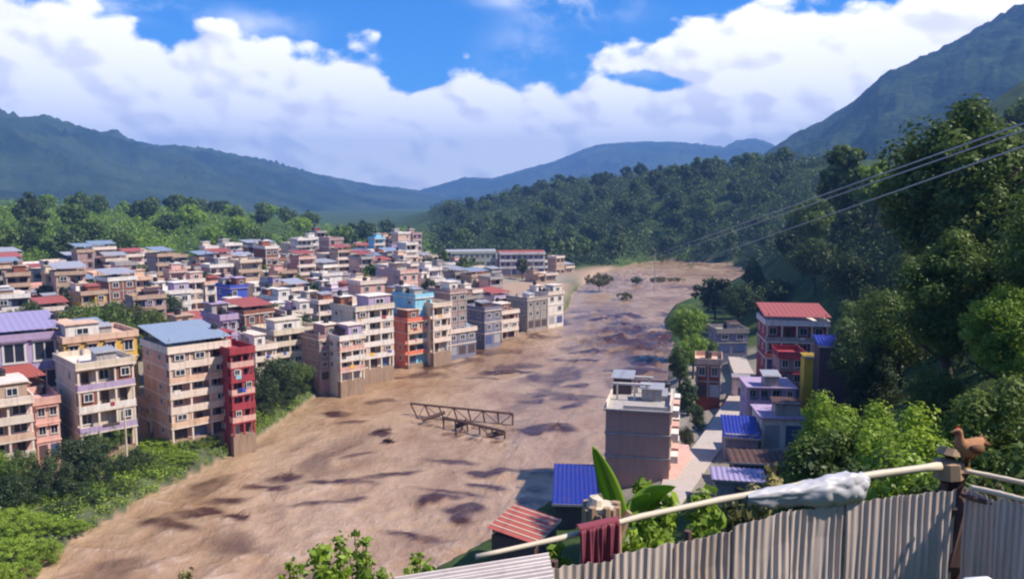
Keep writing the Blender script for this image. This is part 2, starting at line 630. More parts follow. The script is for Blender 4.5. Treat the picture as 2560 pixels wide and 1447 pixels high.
def m_water(t, b, out):
    p = geo_pos(t)
    silt_shade = t.attr("silt_shade").outputs["Fac"]  # brown silt and painted wave shade share this mask
    q = scale_vec(t, p, (1.0, 0.6, 1.0))
    big = t.noise(q, 0.045, 4, 0.55, 0.4)
    med = t.noise(q, 0.20, 5, 0.58, 0.5)
    fine = t.noise(q, 0.9, 5, 0.62, 0.4)
    k = t.ramp(t.math("ADD", t.math("MULTIPLY", big, 0.6), t.math("MULTIPLY", med, 0.4)), 0.38, 0.60)
    foam = t.attr("foam").outputs["Fac"]
    c = t.mix(k, (0.285, 0.168, 0.090), (0.420, 0.282, 0.172))
    c = t.mix(t.math("MULTIPLY", t.ramp(fine, 0.42, 0.30), 0.45), c, (0.25, 0.13, 0.075))
    c = t.mix(t.math("MULTIPLY", foam, t.ramp(fine, 0.35, 0.65)), c, (0.60, 0.44, 0.34))
    s2 = t.math("MULTIPLY", silt_shade, t.ramp(t.math("ADD", med, t.math("MULTIPLY", fine, 0.35)), 0.45, 0.80))
    c = t.mix(t.math("ADD", t.math("MULTIPLY", s2, 0.6), t.math("MULTIPLY", silt_shade, 0.75), clamp=True), c, (0.060, 0.022, 0.012))  # dark brown for silt and for the shade painted on waves
    t.put(b.inputs["Base Color"], c)
    b.inputs["Roughness"].default_value = 0.24
    b.inputs["Specular IOR Level"].default_value = 0.5
    chop = t.noise(scale_vec(t, p, (1.0, 0.75, 1.0)), 2.4, 4, 0.6, 0.6)
    h = t.math("ADD", t.math("ADD", med, t.math("MULTIPLY", fine, 0.5)), t.math("MULTIPLY", chop, 0.16))
    bump(t, b, h, 0.9, 0.6)


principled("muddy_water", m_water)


# ------------------------------------------------------------------ object helpers
def tag(o, label=None, cat=None, group=None, kind=None):
    if label:
        o["label"] = label
    if cat:
        o["category"] = cat
    if group:
        o["group"] = group
    if kind:
        o["kind"] = kind
    return o


def new_mesh(name, verts, faces, mats=(), idx=None, smooth=False):
    me = bpy.data.meshes.new(name)
    me.from_pydata([tuple(v) for v in verts] if not isinstance(verts, np.ndarray) else verts.tolist(), [],
                   faces if not isinstance(faces, np.ndarray) else faces.tolist())
    for m in mats:
        me.materials.append(MATS[m])
    if idx is not None:
        me.polygons.foreach_set("material_index", np.asarray(idx, np.int32))
    if smooth:
        me.polygons.foreach_set("use_smooth", np.ones(len(me.polygons), bool))
    me.update()
    return me


def link(name, me, parent=None, loc=(0, 0, 0), rot=(0, 0, 0), scale=(1, 1, 1)):
    o = bpy.data.objects.new(name, me)
    COL.objects.link(o)
    o.location = loc
    o.rotation_euler = rot
    o.scale = scale
    if parent is not None:
        o.parent = parent
    return o


def empty(name, loc=(0, 0, 0), rz=0.0, scale=(1, 1, 1)):
    o = bpy.data.objects.new(name, None)
    COL.objects.link(o)
    o.location = loc
    o.rotation_euler = (0, 0, rz)
    o.scale = scale
    o.empty_display_size = 0.3
    return o


_CUBE_V = [(-.5, -.5, -.5), (.5, -.5, -.5), (.5, .5, -.5), (-.5, .5, -.5), (-.5, -.5, .5), (.5, -.5, .5), (.5, .5, .5), (-.5, .5, .5)]
_CUBE_F = [(0, 3, 2, 1), (4, 5, 6, 7), (0, 1, 5, 4), (1, 2, 6, 5), (2, 3, 7, 6), (3, 0, 4, 7)]
_CACHE = {}


def cube(mat):
    k = ("cube", mat)
    if k not in _CACHE:
        _CACHE[k] = new_mesh("block_" + mat, _CUBE_V, _CUBE_F, [mat])
    return _CACHE[k]


def bx(parent, name, mat, c, s, rot=(0, 0, 0)):
    return link(name, cube(mat), parent, c, rot, s)


class MB:
    """collects boxes, tubes and sheets into one mesh"""
    def __init__(self):
        self.v, self.f, self.i = [], [], []

    def add(self, vs, fs, mi=0):
        o = len(self.v)
        self.v += [tuple(p) for p in vs]
        self.f += [tuple(a + o for a in f) for f in fs]
        self.i += [mi] * len(fs)

    def box(self, c, s, mi=0, M=None):
        vs = [Vector((a * s[0] + c[0], b * s[1] + c[1], d * s[2] + c[2])) for a, b, d in _CUBE_V]
        if M:
            vs = [M @ q for q in vs]
        self.add(vs, _CUBE_F, mi)

    def tube(self, pts, rad, n=8, mi=0, cap=True):
        pts = [Vector(p) for p in pts]
        if not hasattr(rad, "__len__"):
            rad = [rad] * len(pts)
        rings = []
        up = Vector((0, 0, 1))
        for k, p in enumerate(pts):
            d = (pts[min(k + 1, len(pts) - 1)] - pts[max(k - 1, 0)]).normalized()
            a = d.cross(up)
            if a.length < 1e-3:
                a = d.cross(Vector((1, 0, 0)))
            a.normalize()
            b = d.cross(a)
            rings.append([p + (a * math.cos(2 * math.pi * j / n) + b * math.sin(2 * math.pi * j / n)) * rad[k] for j in range(n)])
        vs = [q for r in rings for q in r]
        fs = []
        for k in range(len(pts) - 1):
            for j in range(n):
                fs.append((k * n + j, k * n + (j + 1) % n, (k + 1) * n + (j + 1) % n, (k + 1) * n + j))
        if cap:
            fs.append(tuple(range(n - 1, -1, -1)))
            fs.append(tuple((len(pts) - 1) * n + j for j in range(n)))
        self.add(vs, fs, mi)

    def sheet(self, nu, nv, fn, thick=0.0, mi=0):
        """fn(s,t) -> Vector; optional second skin along -normal for thickness"""
        g = [[Vector(fn(i / nu, j / nv)) for i in range(nu + 1)] for j in range(nv + 1)]
        vs = [p for r in g for p in r]
        n1 = nu + 1
        fs = [(j * n1 + i, j * n1 + i + 1, (j + 1) * n1 + i + 1, (j + 1) * n1 + i) for j in range(nv) for i in range(nu)]
        if thick:
            nrm = (g[0][-1] - g[0][0]).cross(g[-1][0] - g[0][0]).normalized() * thick
            o = len(vs)
            vs = vs + [p - nrm for p in vs]
            fs = fs + [tuple(a + o for a in reversed(f)) for f in fs]
            rim = [i for i in range(n1)] + [j * n1 + nu for j in range(1, nv + 1)] + \
                  [nv * n1 + i for i in range(nu - 1, -1, -1)] + [j * n1 for j in range(nv - 1, 0, -1)]
            for a, b in zip(rim, rim[1:] + rim[:1]):
                fs.append((b, a, a + o, b + o))
        self.add(vs, fs, mi)

    def mesh(self, name, mats, smooth=False):
        return new_mesh(name, self.v, self.f, mats, self.i, smooth)

    def build(self, name, mats, parent=None, smooth=False, loc=(0, 0, 0)):
        if isinstance(mats, str):
            mats = [mats]
        return link(name, self.mesh(name, mats, smooth), parent, loc)


# ------------------------------------------------------------------ the ground: one sheet to the horizon
TOWN = np.array([(-60, 82), (-52, 120), (-47, 165), (-38, 200), (-22, 212), (-8, 236), (12, 270), (20, 335), (30, 385), (38, 430),
                 (5, 450), (-60, 455), (-105, 420), (-130, 350), (-160, 300), (-215, 292), (-215, 250), (-140, 180), (-110, 100)], float)
FLOODED = np.array([(-20, 300), (4, 270), (14, 290), (19, 330), (24, 368), (6, 374), (-14, 352)], float)


def make_ground():
    az = np.concatenate([np.linspace(-180, -42, 36, endpoint=False), np.linspace(-42, 42, 520, endpoint=False), np.linspace(42, 180, 37)])
    az = np.radians(az)
    rr = np.concatenate([np.linspace(0.6, 12, 18, endpoint=False), np.geomspace(12, 130, 110, endpoint=False),
                         np.geomspace(130, 620, 150, endpoint=False), np.geomspace(620, 7600, 44)])
    A, R = np.meshgrid(az, rr)
    X, Y = R * np.sin(A), R * np.cos(A)
    Z = tz(X, Y)
    nv, nu = A.shape
    V = np.stack([X, Y, Z], -1).reshape(-1, 3)
    i = np.arange(nu - 1)
    j = np.arange(nv - 1)
    I, J = np.meshgrid(i, j)
    a = (J * nu + I).ravel()
    F = np.stack([a, a + nu, a + nu + 1, a + 1], -1)
    me = new_mesh("ground", V, F, ["ground_soil"], smooth=True)
    Xf, Yf, Zf = V.T
    sdr = poly_sd(RIVER, Xf, Yf)
    mud = np.clip(1 - (Zf - 0.05) / 0.3, 0, 1) * (np.hypot(Xf, Yf) < 700)
    mud = np.maximum(mud, np.clip(1 - poly_sd(FLOODED, Xf, Yf) / 6, 0, 1))
    bar = np.clip(1 - (np.hypot((Xf - 60) / 30, (Yf - 400) / 70) - 0.8) * 3, 0, 1)
    mud = np.maximum(mud, bar * 0.9)
    town = np.clip(0.5 - poly_sd(TOWN, Xf, Yf) / 16, 0, 1)
    rb = np.array([(12, 98), (24, 96), (50, 130), (66, 175), (48, 200), (40, 190), (28, 140)], float)
    town = np.maximum(town, np.clip(0.8 - poly_sd(rb, Xf, Yf) / 6, 0, 1))
    town *= 0.55 + 0.45 * fbm(Xf * 0.08, Yf * 0.08, 3, 3)
    ca = me.color_attributes.new("zone", "FLOAT_COLOR", "POINT")
    c = np.stack([mud, town, np.zeros_like(mud), np.ones_like(mud)], -1)
    ca.data.foreach_set("color", c.ravel().astype(np.float32))
    o = link("ground", me)
    tag(o, kind="structure")


make_ground()


# ------------------------------------------------------------------ the river in flood
def make_river():
    xs = np.arange(-95, 160, 0.7)
    ys = np.concatenate([np.arange(30, 240, 0.6), np.arange(240, 560, 1.2)])
    X, Y = np.meshgrid(xs, ys)
    ok = poly_sd(RIVER, X, Y) < 7
    # flow runs down the valley; waves stretch along it
    fx, fy = X - 0.22 * Y, Y
    h = (fbm(fx * 0.09, fy * 0.055, 3, 21) - 0.5) * 0.4
    wx0 = (fbm(X * 0.11, Y * 0.09, 3, 101) - .5) * 9
    wy0 = (fbm(X * 0.11 + 9, Y * 0.09 - 4, 3, 103) - .5) * 9
    rough = np.clip((fbm(X * .03 + 2, Y * .022, 3, 105) - .36) * 3.2, 0.12, 1)
    r1 = (1 - np.abs(2 * fbm((fx + wx0) * 0.17, (fy + wy0) * 0.13, 3, 31) - 1)) ** 3
    r2 = (1 - np.abs(2 * fbm((fx + wx0) * 0.42, (fy + wy0) * 0.36, 3, 35) - 1)) ** 3
    r3 = (1 - np.abs(2 * fbm((fx + wx0) * 0.9, (fy + wy0) * 0.7, 2, 39) - 1)) ** 2
    h = h + rough * (r1 * 0.65 + r2 * 0.48 + r3 * 0.16)
    h = h + (fbm(fx * 0.9, fy * 0.8, 3, 41) - 0.5) * 0.30
    foam = np.clip((r1 - .72) * 4, 0, 1) * rough * .8 + np.clip((r2 - .74) * 3.5, 0, 1) * rough * .55
    foam = np.clip(foam, 0, 1)
    silt_shade = np.zeros_like(X)  # brown silt plus painted shade of wave fronts and troughs
    # standing waves and boils: (picture x, y, length, width, height)
    feats = [(1275, 926, 5.5, 2.2, 1.7), (1215, 942, 4, 1.2, .7), (1365, 1070, 3.2, 3.0, 1.6), (1405, 1062, 2.5, 1.8, 1.2), (1078, 1245, 2.0, 2.4, 1.4),
             (1105, 1240, 2.2, 1.0, .9), (1170, 1270, 2.4, 2.0, 1.3), (1150, 1290, 1.5, 1.5, .9), (1190, 1180, 2.2, 1.6, 1.1), (1250, 1172, 2.2, 2.4, 1.3),
             (1215, 1212, 4, .9, .8), (1120, 1222, 4, .8, .6), (1345, 1178, 4, 2.0, 1.4), (1345, 1215, 1.6, 1.2, .8), (1335, 1245, 1.8, 1.5, .9),
             (1580, 815, 7, 5, 1.5), (1540, 850, 6, 4, 1.6), (1610, 870, 7, 4, 1.8), (1480, 880, 5, 2.5, 1.0), (1625, 905, 6, 5, 2.0), (1650, 845, 6, 4, 1.5),
             (1560, 790, 6, 4, 1.2), (1500, 800, 6, 3, .9), (1440, 900, 6, 2, .8), (1600, 925, 7, 3, 1.6), (590, 1295, 2.2, 1.3, .9), (712, 1192, 2.2, 2, 1.0),
             (700, 1220, 1.2, 1.2, .7), (955, 1078, 2.2, 1.4, 1.0), (970, 1100, 1.2, .8, .7), (900, 1130, 3, 1, .6), (860, 1200, 4, 1.2, .6),
             (500, 1280, 3.5, 1.5, .8), (430, 1310, 4, 1.2, .6), (1020, 1330, 4, .8, .5), (1130, 1145, 3.5, .8, .5), (980, 1180, 4, .8, .6), (950, 1000, 3, 1.6, .7),
             (840, 1030, 2.6, 1.5, .7), (880, 1050, 2.4, 1.2, .6), (1330, 1000, 3, 1.5, .8), (1355, 985, 2, 1.6, .6), (1440, 1010, 4, 1.5, .7), (1445, 960, 4, 1.5, .8),
             (650, 1215, 3, .9, .5), (560, 1250, 3, 1, .5), (820, 1250, 5, .8, .5)]
    for px, py, L, Wd, H in feats:
        c = on(px, py, 0.3)
        ang = random.uniform(-0.5, 0.9)
        dx, dy = X - c.x, Y - c.y
        ca, sa = math.cos(ang), math.sin(ang)
        p, q = dx * ca + dy * sa, -dx * sa + dy * ca
        wob = (fbm(X * 0.5, Y * 0.4, 3, 77) - 0.5) * 1.4
        e = np.exp(-((p / L + wob * .5) ** 2 + (q / Wd + wob) ** 2))
        h = h + e * H * 0.45 * (0.4 + 1.2 * fbm(X * 0.45, Y * 0.35, 3, 91))
        wx = (fbm(X * 0.28 + 3, Y * 0.22, 4, 83) - 0.5) * 2.6
        wy = (fbm(X * 0.28 - 7, Y * 0.22 + 5, 4, 85) - 0.5) * 2.6
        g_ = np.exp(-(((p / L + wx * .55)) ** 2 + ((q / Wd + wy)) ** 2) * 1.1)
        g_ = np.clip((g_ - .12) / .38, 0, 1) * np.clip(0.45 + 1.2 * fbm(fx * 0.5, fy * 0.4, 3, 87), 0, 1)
        silt_shade = np.maximum(silt_shade, g_ * min(1.0, .55 + H * 0.40))
    # the reach below the bend runs rougher and browner
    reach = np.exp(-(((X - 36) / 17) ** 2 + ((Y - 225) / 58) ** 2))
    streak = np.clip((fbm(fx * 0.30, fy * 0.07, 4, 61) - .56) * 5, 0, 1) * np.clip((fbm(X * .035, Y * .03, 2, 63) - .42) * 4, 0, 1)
    silt_shade = np.maximum(silt_shade, streak * .38)
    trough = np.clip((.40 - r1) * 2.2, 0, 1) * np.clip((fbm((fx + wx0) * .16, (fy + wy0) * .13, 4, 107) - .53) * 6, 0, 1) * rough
    silt_shade = np.maximum(silt_shade, trough * .9)  # wave troughs darkened, their shade put into the colour
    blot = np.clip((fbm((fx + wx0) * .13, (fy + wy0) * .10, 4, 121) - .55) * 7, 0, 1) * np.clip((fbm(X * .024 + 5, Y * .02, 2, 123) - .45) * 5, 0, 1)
    silt_shade = np.maximum(silt_shade, blot * .7)
    silt_shade = np.maximum(silt_shade, reach * 1.0 * np.clip(fbm(fx * 0.12, fy * 0.1, 4, 55) * 2 - 0.45, 0, 1))
    h = h * (1 + reach * 0.6)
    for a_, b_, w_ in (((1040, 1056), (1290, 1072), 1.6), ((1110, 1082), (1265, 1104), 1.4)):
        pa, pb = on(*a_, 0), on(*b_, 0)
        ex, ey = pb.x - pa.x, pb.y - pa.y
        tt = np.clip(((X - pa.x) * ex + (Y - pa.y) * ey) / (ex * ex + ey * ey), 0, 1)
        dd = np.hypot(X - pa.x - ex * tt, Y - pa.y - ey * tt)
        brk = np.exp(-(dd / w_) ** 2)
        tex = fbm(X * .9, Y * .9, 3, 131)
        h = h + brk * (tex - .3) * 1.3
        foam = np.maximum(foam, brk * np.clip((tex - .45) * 4, 0, 1))
        silt_shade = np.maximum(silt_shade, brk * np.clip((.47 - tex) * 5, 0, 1) * .8)
    edge_w = np.exp(-(poly_sd(RIVER, X, Y) / 2.2) ** 2)
    foam = np.maximum(foam, edge_w * np.clip((fbm(X * .5, Y * .35, 3, 141) - .5) * 4, 0, 1) * .6)
    idx = -np.ones(X.shape, int)
    q = ok[:-1, :-1] & ok[1:, :-1] & ok[:-1, 1:] & ok[1:, 1:]
    used = np.zeros(X.shape, bool)
    used[:-1, :-1] |= q
    used[1:, :-1] |= q
    used[:-1, 1:] |= q
    used[1:, 1:] |= q
    idx[used] = np.arange(used.sum())
    V = np.stack([X[used], Y[used], h[used] * 0.8 - .25], -1)
    F = np.stack([idx[:-1, :-1][q], idx[:-1, 1:][q], idx[1:, 1:][q], idx[1:, :-1][q]], -1)
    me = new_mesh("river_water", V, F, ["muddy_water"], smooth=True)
    at_ = me.attributes.new("silt_shade", "FLOAT", "POINT")
    at_.data.foreach_set("value", silt_shade[used].astype(np.float32))
    at2 = me.attributes.new("foam", "FLOAT", "POINT")
    at2.data.foreach_set("value", (foam * (1 - silt_shade))[used].astype(np.float32))
    tag(link("river_water", me), kind="structure")


make_river()


# ------------------------------------------------------------------ far hills
def ridge(name, crest, front, zb, back, seed, gully=0.10, power=0.85, nx=420, nt=70):
    """crest: (picture x, y, distance); front: distance of the foot; back: how far it runs on behind"""
    cr = np.array(crest, float)
    cr[:, 2] *= 1.5
    back *= 1.5
    xs = np.linspace(cr[0, 0], cr[-1, 0], nx)
    ys = np.interp(xs, cr[:, 0], cr[:, 1])
    ds = np.interp(xs, cr[:, 0], cr[:, 2])
    fr = np.array(front, float)
    fr[:, 1] *= 1.5
    fd = np.interp(xs, fr[:, 0], fr[:, 1])
    V = []
    for k in range(nx):
        c = at(xs[k], ys[k], ds[k])
        hx, hy = c.x / c.y, 1.0
        for j in range(nt + 1):
            t = j / nt
            if t <= 0.8:
                s = t / 0.8
                Y = fd[k] + (ds[k] - fd[k]) * s
                z = zb + (c.z - zb) * s ** power
            else:
                s = (t - 0.8) / 0.2
                Y = ds[k] + back * s
                z = c.z + (zb - c.z) * s * s
            V.append((hx * Y, Y, z))
    V = np.array(V)
    X, Y, Z = V.T
    H = np.tile(np.repeat(1.0, nt + 1), nx)
    t = np.tile(np.linspace(0, 1, nt + 1), nx)
    env = np.clip(t * 3, 0, 1) * np.clip(np.abs(t - 0.8) * 4.5, 0.06, 1)
    amp = (np.repeat(np.array([at(xs[k], ys[k], ds[k]).z for k in range(nx)]), nt + 1) - zb) * gully
    rel = 1 - np.abs(2 * fbm(X * 0.003, Y * 0.003, 5, seed) - 1)
    Z = Z + amp * env * (rel - 0.6) * 3
    Z = Z + (fbm(X * 0.04, Y * 0.04, 3, seed + 9) - 0.5) * 14 * np.clip(t * 4, 0, 1)
    V = np.stack([X, Y, Z], -1)
    F = []
    n1 = nt + 1
    I, J = np.meshgrid(np.arange(nx - 1), np.arange(nt), indexing="ij")
    a = (I * n1 + J).ravel()
    F = np.stack([a, a + n1, a + n1 + 1, a + 1], -1)
    me = new_mesh(name, V, F, ["far_forest"], smooth=True)
    return tag(link(name, me), kind="structure")


ridge("left_hill", [(-900, 262, 1500), (-300, 268, 1700), (0, 290, 1900), (130, 315, 2000), (300, 350, 2200), (420, 376, 2300), (520, 386, 2450),
                    (650, 405, 2600), (740, 424, 2750), (820, 444, 2900), (920, 464, 3100), (1020, 474, 3300), (1120, 492, 3500), (1250, 530, 3700)],
      [(-900, 700), (0, 900), (600, 1300), (1250, 2300)], 8, 1200, 3, 0.20)
ridge("left_spur", [(380, 560, 1900), (480, 520, 1950), (560, 480, 2000), (640, 458, 2050), (730, 455, 2100), (820, 482, 2200), (920, 512, 2300), (1020, 545, 2400)],
      [(380, 1500), (1020, 1900)], 8, 500, 13, 0.12, nx=200, nt=40)
ridge("far_mountain", [(900, 500, 3500), (1050, 476, 3500), (1160, 444, 3500), (1230, 446, 3500), (1310, 425, 3500), (1390, 402, 3500), (1440, 380, 3500), (1490, 364, 3500), (1560, 356, 3500), (1650, 354, 3500),
                       (1740, 360, 3500), (1810, 368, 3500), (1840, 352, 3500), (1890, 346, 3500), (1960, 372, 3500), (2150, 330, 3500), (2600, 300, 3500)],
      [(900, 2700), (2600, 2400)], 8, 1000, 23, 0.10)
ridge("right_mountain", [(1640, 520, 1500), (1760, 470, 1500), (1880, 402, 1500), (1960, 352, 1500), (2060, 302, 1500), (2140, 252, 1500), (2200, 196, 1500), (2280, 160, 1500),
                         (2350, 130, 1500), (2430, 84, 1500), (2500, 48, 1500), (2560, 18, 1500), (2700, -12, 1500), (3000, 0, 1500), (3500, 20, 1500)],
      [(1640, 1000), (2200, 760), (3500, 620)], 30, 700, 33, 0.11)


# ------------------------------------------------------------------ trees and plants
def leaf_cloud(cent, rad, per, leaf, rng, droop=0.0, core=0.72):
    """many leaf-sized rhombs spread over clumps: returns verts, quads, tint"""
    cent = np.asarray(cent)
    n = len(cent)
    C = np.repeat(cent, per, 0)
    Rr = np.repeat(np.asarray(rad), per)
    tn = np.repeat(rng.random(n), per) * 0.55 + rng.random(n * per) * 0.45
    d = rng.normal(size=(n * per, 3))
    d /= np.linalg.norm(d, axis=1)[:, None]
    pos = C + d * (Rr * (core + (1.08 - core) * rng.random(n * per)))[:, None]
    nrm = d + rng.normal(size=d.shape) * 0.38 + np.array([0, 0, 0.25])
    nrm /= np.linalg.norm(nrm, axis=1)[:, None]
    t1 = np.cross(nrm, rng.normal(size=d.shape))
    t1 /= np.linalg.norm(t1, axis=1)[:, None] + 1e-9
    t1[:, 2] -= droop
    t2 = np.cross(nrm, t1)
    s = leaf * (0.6 + 0.8 * rng.random(n * per))[:, None]
    V = np.stack([pos - t1 * s, pos + t2 * s * .55, pos + t1 * s, pos - t2 * s * .55], 1).reshape(-1, 3)
    F = np.arange(len(V)).reshape(-1, 4)
    return V, F, tn


def leaf_mesh(name, V, F, tn, mat):
    me = new_mesh(name, V, F, [mat])
    a = me.attributes.new("tint", "FLOAT", "FACE")
    a.data.foreach_set("value", tn.astype(np.float32))
    return me


def crown_proto(kind, asp, seed, per, leaf, nb):
    rng = np.random.default_rng(seed)
    z0 = {"broad": 0.26, "tall": 0.18, "bush": 0.0, "cone": 0.10}[kind]
    R = asp / 2
    cs, rs = [], []
    sc = min(1.0, asp * 1.1)
    lim = 0.13 * sc
    for k in range(nb):
        while True:
            p = rng.uniform(-1, 1, 3)
            if 0.45 < np.linalg.norm(p) < 1:
                break
        rad = rng.uniform(0.55, 1.25) * lim
        zc = (z0 + 1) / 2
        z = zc + p[2] * ((1 - z0) / 2 - rad * 0.8)
        f = (z - z0) / (1 - z0)
        w = 1.0
        if kind == "cone":
            w = 0.22 + 1.05 * (1 - f)
        if kind == "bush":
            w = 1.0 - 0.35 * max(0, f - .3)
        if kind == "broad":
            w = 0.72 + 0.38 * math.sin(f * math.pi)
        an = math.atan2(p[1], p[0])
        w *= 1 + .16 * math.sin(an * 3 + seed) + .1 * math.sin(an * 5 + 2 * z * 6)
        rr = max(R - rad * .8, R * .3)
        cs.append((p[0] * rr * w, p[1] * rr * w, z))
        rs.append(rad)
    V, F, tn = leaf_cloud(cs, rs, per, leaf, rng, 0.05, .6)
    V[:, 2] = np.maximum(V[:, 2], 0.0)
    return leaf_mesh("crown_" + kind, V, F, tn, "leaf_mid")


def trunk_proto(kind, seed):
    rng = random.Random(seed)
    m = MB()
    h = {"broad": 0.62, "tall": 0.72, "bush": 0.35, "cone": 0.8}[kind]
    pts = [(0, 0, -0.06)]
    for k in range(1, 6):
        pts.append((rng.uniform(-.015, .015) * k, rng.uniform(-.015, .015) * k, h * k / 5))
    m.tube(pts, [0.032, 0.026, 0.022, 0.018, 0.013, 0.007], 7)
    for k in range(6 if kind != "cone" else 0):
        z = h * rng.uniform(0.35, 0.95)
        a = rng.uniform(0, 6.28)
        L = rng.uniform(0.14, 0.28)
        m.tube([(0, 0, z), (math.cos(a) * L * .5, math.sin(a) * L * .5, z + L * .35), (math.cos(a) * L, math.sin(a) * L, z + L * .8)], [0.012, 0.009, 0.004], 5)
    return m.mesh("trunk_" + kind, ["bark"], True)


PROTO = {}
ASP = [.5, .7, .95, 1.3, 1.8]


def proto(kind, lod, var, asp):
    k = (kind, lod, var, asp)
    if k not in PROTO:
        nb, per, leaf = {0: (150, 210, 0.0105), 1: (90, 100, 0.018), 2: (48, 46, 0.036)}[lod]
        PROTO[k] = crown_proto(kind, asp, var * 37 + lod * 5 + len(kind) * 101 + int(asp * 10), per, leaf * max(.8, asp) ** .5, nb)
        if (kind, var) not in PROTO:
            PROTO[(kind, var)] = trunk_proto(kind, var * 7 + len(kind))
    return PROTO[k], PROTO[(kind, var)]


TREES = []


def tree(X, Y, h, wid, kind, mat, label, group=None, name="tree", cat="tree", z=None):
    D = math.hypot(X, Y)
    lod = 0 if D < 75 else (1 if D < 240 else 2)
    if h * FPX / D > 260 and D < 140:
        lod = 0
    var = random.randrange(2 if lod else 1)
    a = wid / h
    asp = min(ASP, key=lambda q: abs(math.log(q / a)))
    cm, tm = proto(kind, lod, var, asp)
    if z is None:
        z = tz1(X, Y)
    sx = wid / asp
    r = empty(name, (X, Y, z - 0.1), random.uniform(0, 6.28), (sx, sx * random.uniform(.92, 1.08), h))
    link("trunk", tm, r)
    c = link("crown", cm, r)
    c.material_slots[0].link = "OBJECT"
    c.material_slots[0].material = MATS[mat]
    tag(r, label, cat, group)
    TREES.append((X, Y, wid))
    return r


def tree_px(px, ytop, D, wpx, kind, mat, label, group=None, name="tree", cat="tree", hmin=2.0):
    """a tree whose crown top shows at that picture point, standing D metres ahead"""
    p = at(px, ytop, D)
    g = max(tz1(p.x, p.y), 0.0)
    h = max(p.z - g, hmin)
    wpx = max(wpx, .55 * h * FPX / D)
    return tree(p.x, p.y, h, wpx * D / FPX, kind, mat, label, group, name, cat, g)


# ------------------------------------------------------------------ buildings
def pane_mesh(glass):
    k = ("pane", glass)
    if k not in _CACHE:
        m = MB()
        m.box((0, -.005, 0), (.82, .02, .82))
        _CACHE[k] = m.mesh("pane_" + glass, [glass])
    return _CACHE[k]


def sub(o, parent):
    """hang o under a scaled part without taking on its scale"""
    o.parent = parent
    o.matrix_parent_inverse = parent.matrix_basis.inverted()
    return o


def window_mesh(frame, glass="glass", pane=True):
    k = ("win", frame, glass, pane)
    if k not in _CACHE:
        m = MB()
        t = 0.09
        m.box((0, -.03, .5 - t / 2), (1, .12, t))
        m.box((0, -.03, -.5 + t / 2), (1.08, .16, t))
        m.box((-.5 + t / 2, -.03, 0), (t, .12, 1 - 2 * t))
        m.box((.5 - t / 2, -.03, 0), (t, .12, 1 - 2 * t))
        m.box((0, -.02, 0), (.05, .08, 1 - 2 * t))
        if pane:
            m.box((0, -.005, 0), (1 - 2 * t, .02, 1 - 2 * t), 1)
        _CACHE[k] = m.mesh("window_" + frame, [frame, glass])
    return _CACHE[k]


def parapet_mesh(mat):
    k = ("par", mat)
    if k not in _CACHE:
        m = MB()
        t = .022
        m.box((0, -.5 + t / 2, .5), (1, t, 1))
        m.box((0, .5 - t / 2, .5), (1, t, 1))
        m.box((-.5 + t / 2, 0, .5), (t, 1 - 2 * t, 1))
        m.box((.5 - t / 2, 0, .5), (t, 1 - 2 * t, 1))
        _CACHE[k] = m.mesh("parapet_" + mat, [mat])
    return _CACHE[k]


def tank_mesh(mat="tank_black"):
    k = ("tank", mat)
    if k not in _CACHE:
        m = MB()
        m.tube([(0, 0, 0), (0, 0, .12), (0, 0, .16), (0, 0, .5), (0, 0, .54), (0, 0, 1.0), (0, 0, 1.15), (0, 0, 1.2), (0, 0, 1.3)],
               [.5, .55, .52, .55, .52, .55, .38, .2, .2], 10)
        _CACHE[k] = m.mesh("tank", [mat], False)
    return _CACHE[k]


def corrugated(nrib, length, width, amp, mat, name="sheet", seg=3):
    """rib profile runs along x, sheet lies in xy, unit thickness handled by second skin"""
    m = MB()
    m.sheet(nrib * seg, 1, lambda s, t: ((s - .5) * width, (t - .5) * length, amp * math.sin(s * nrib * 2 * math.pi)), 0.012)
    return m.mesh(name, [mat])


def tin_roof_mesh(mat):
    k = ("tin", mat)
    if k not in _CACHE:
        m = MB()
        n = 14
        m.sheet(n * 2, 1, lambda s, t: ((s - .5), (t - .5), .35 * (round(s * n * 2) % 2)), 0.3)
        _CACHE[k] = m.mesh("tin_" + mat, [mat])
    return _CACHE[k]


BLD = []


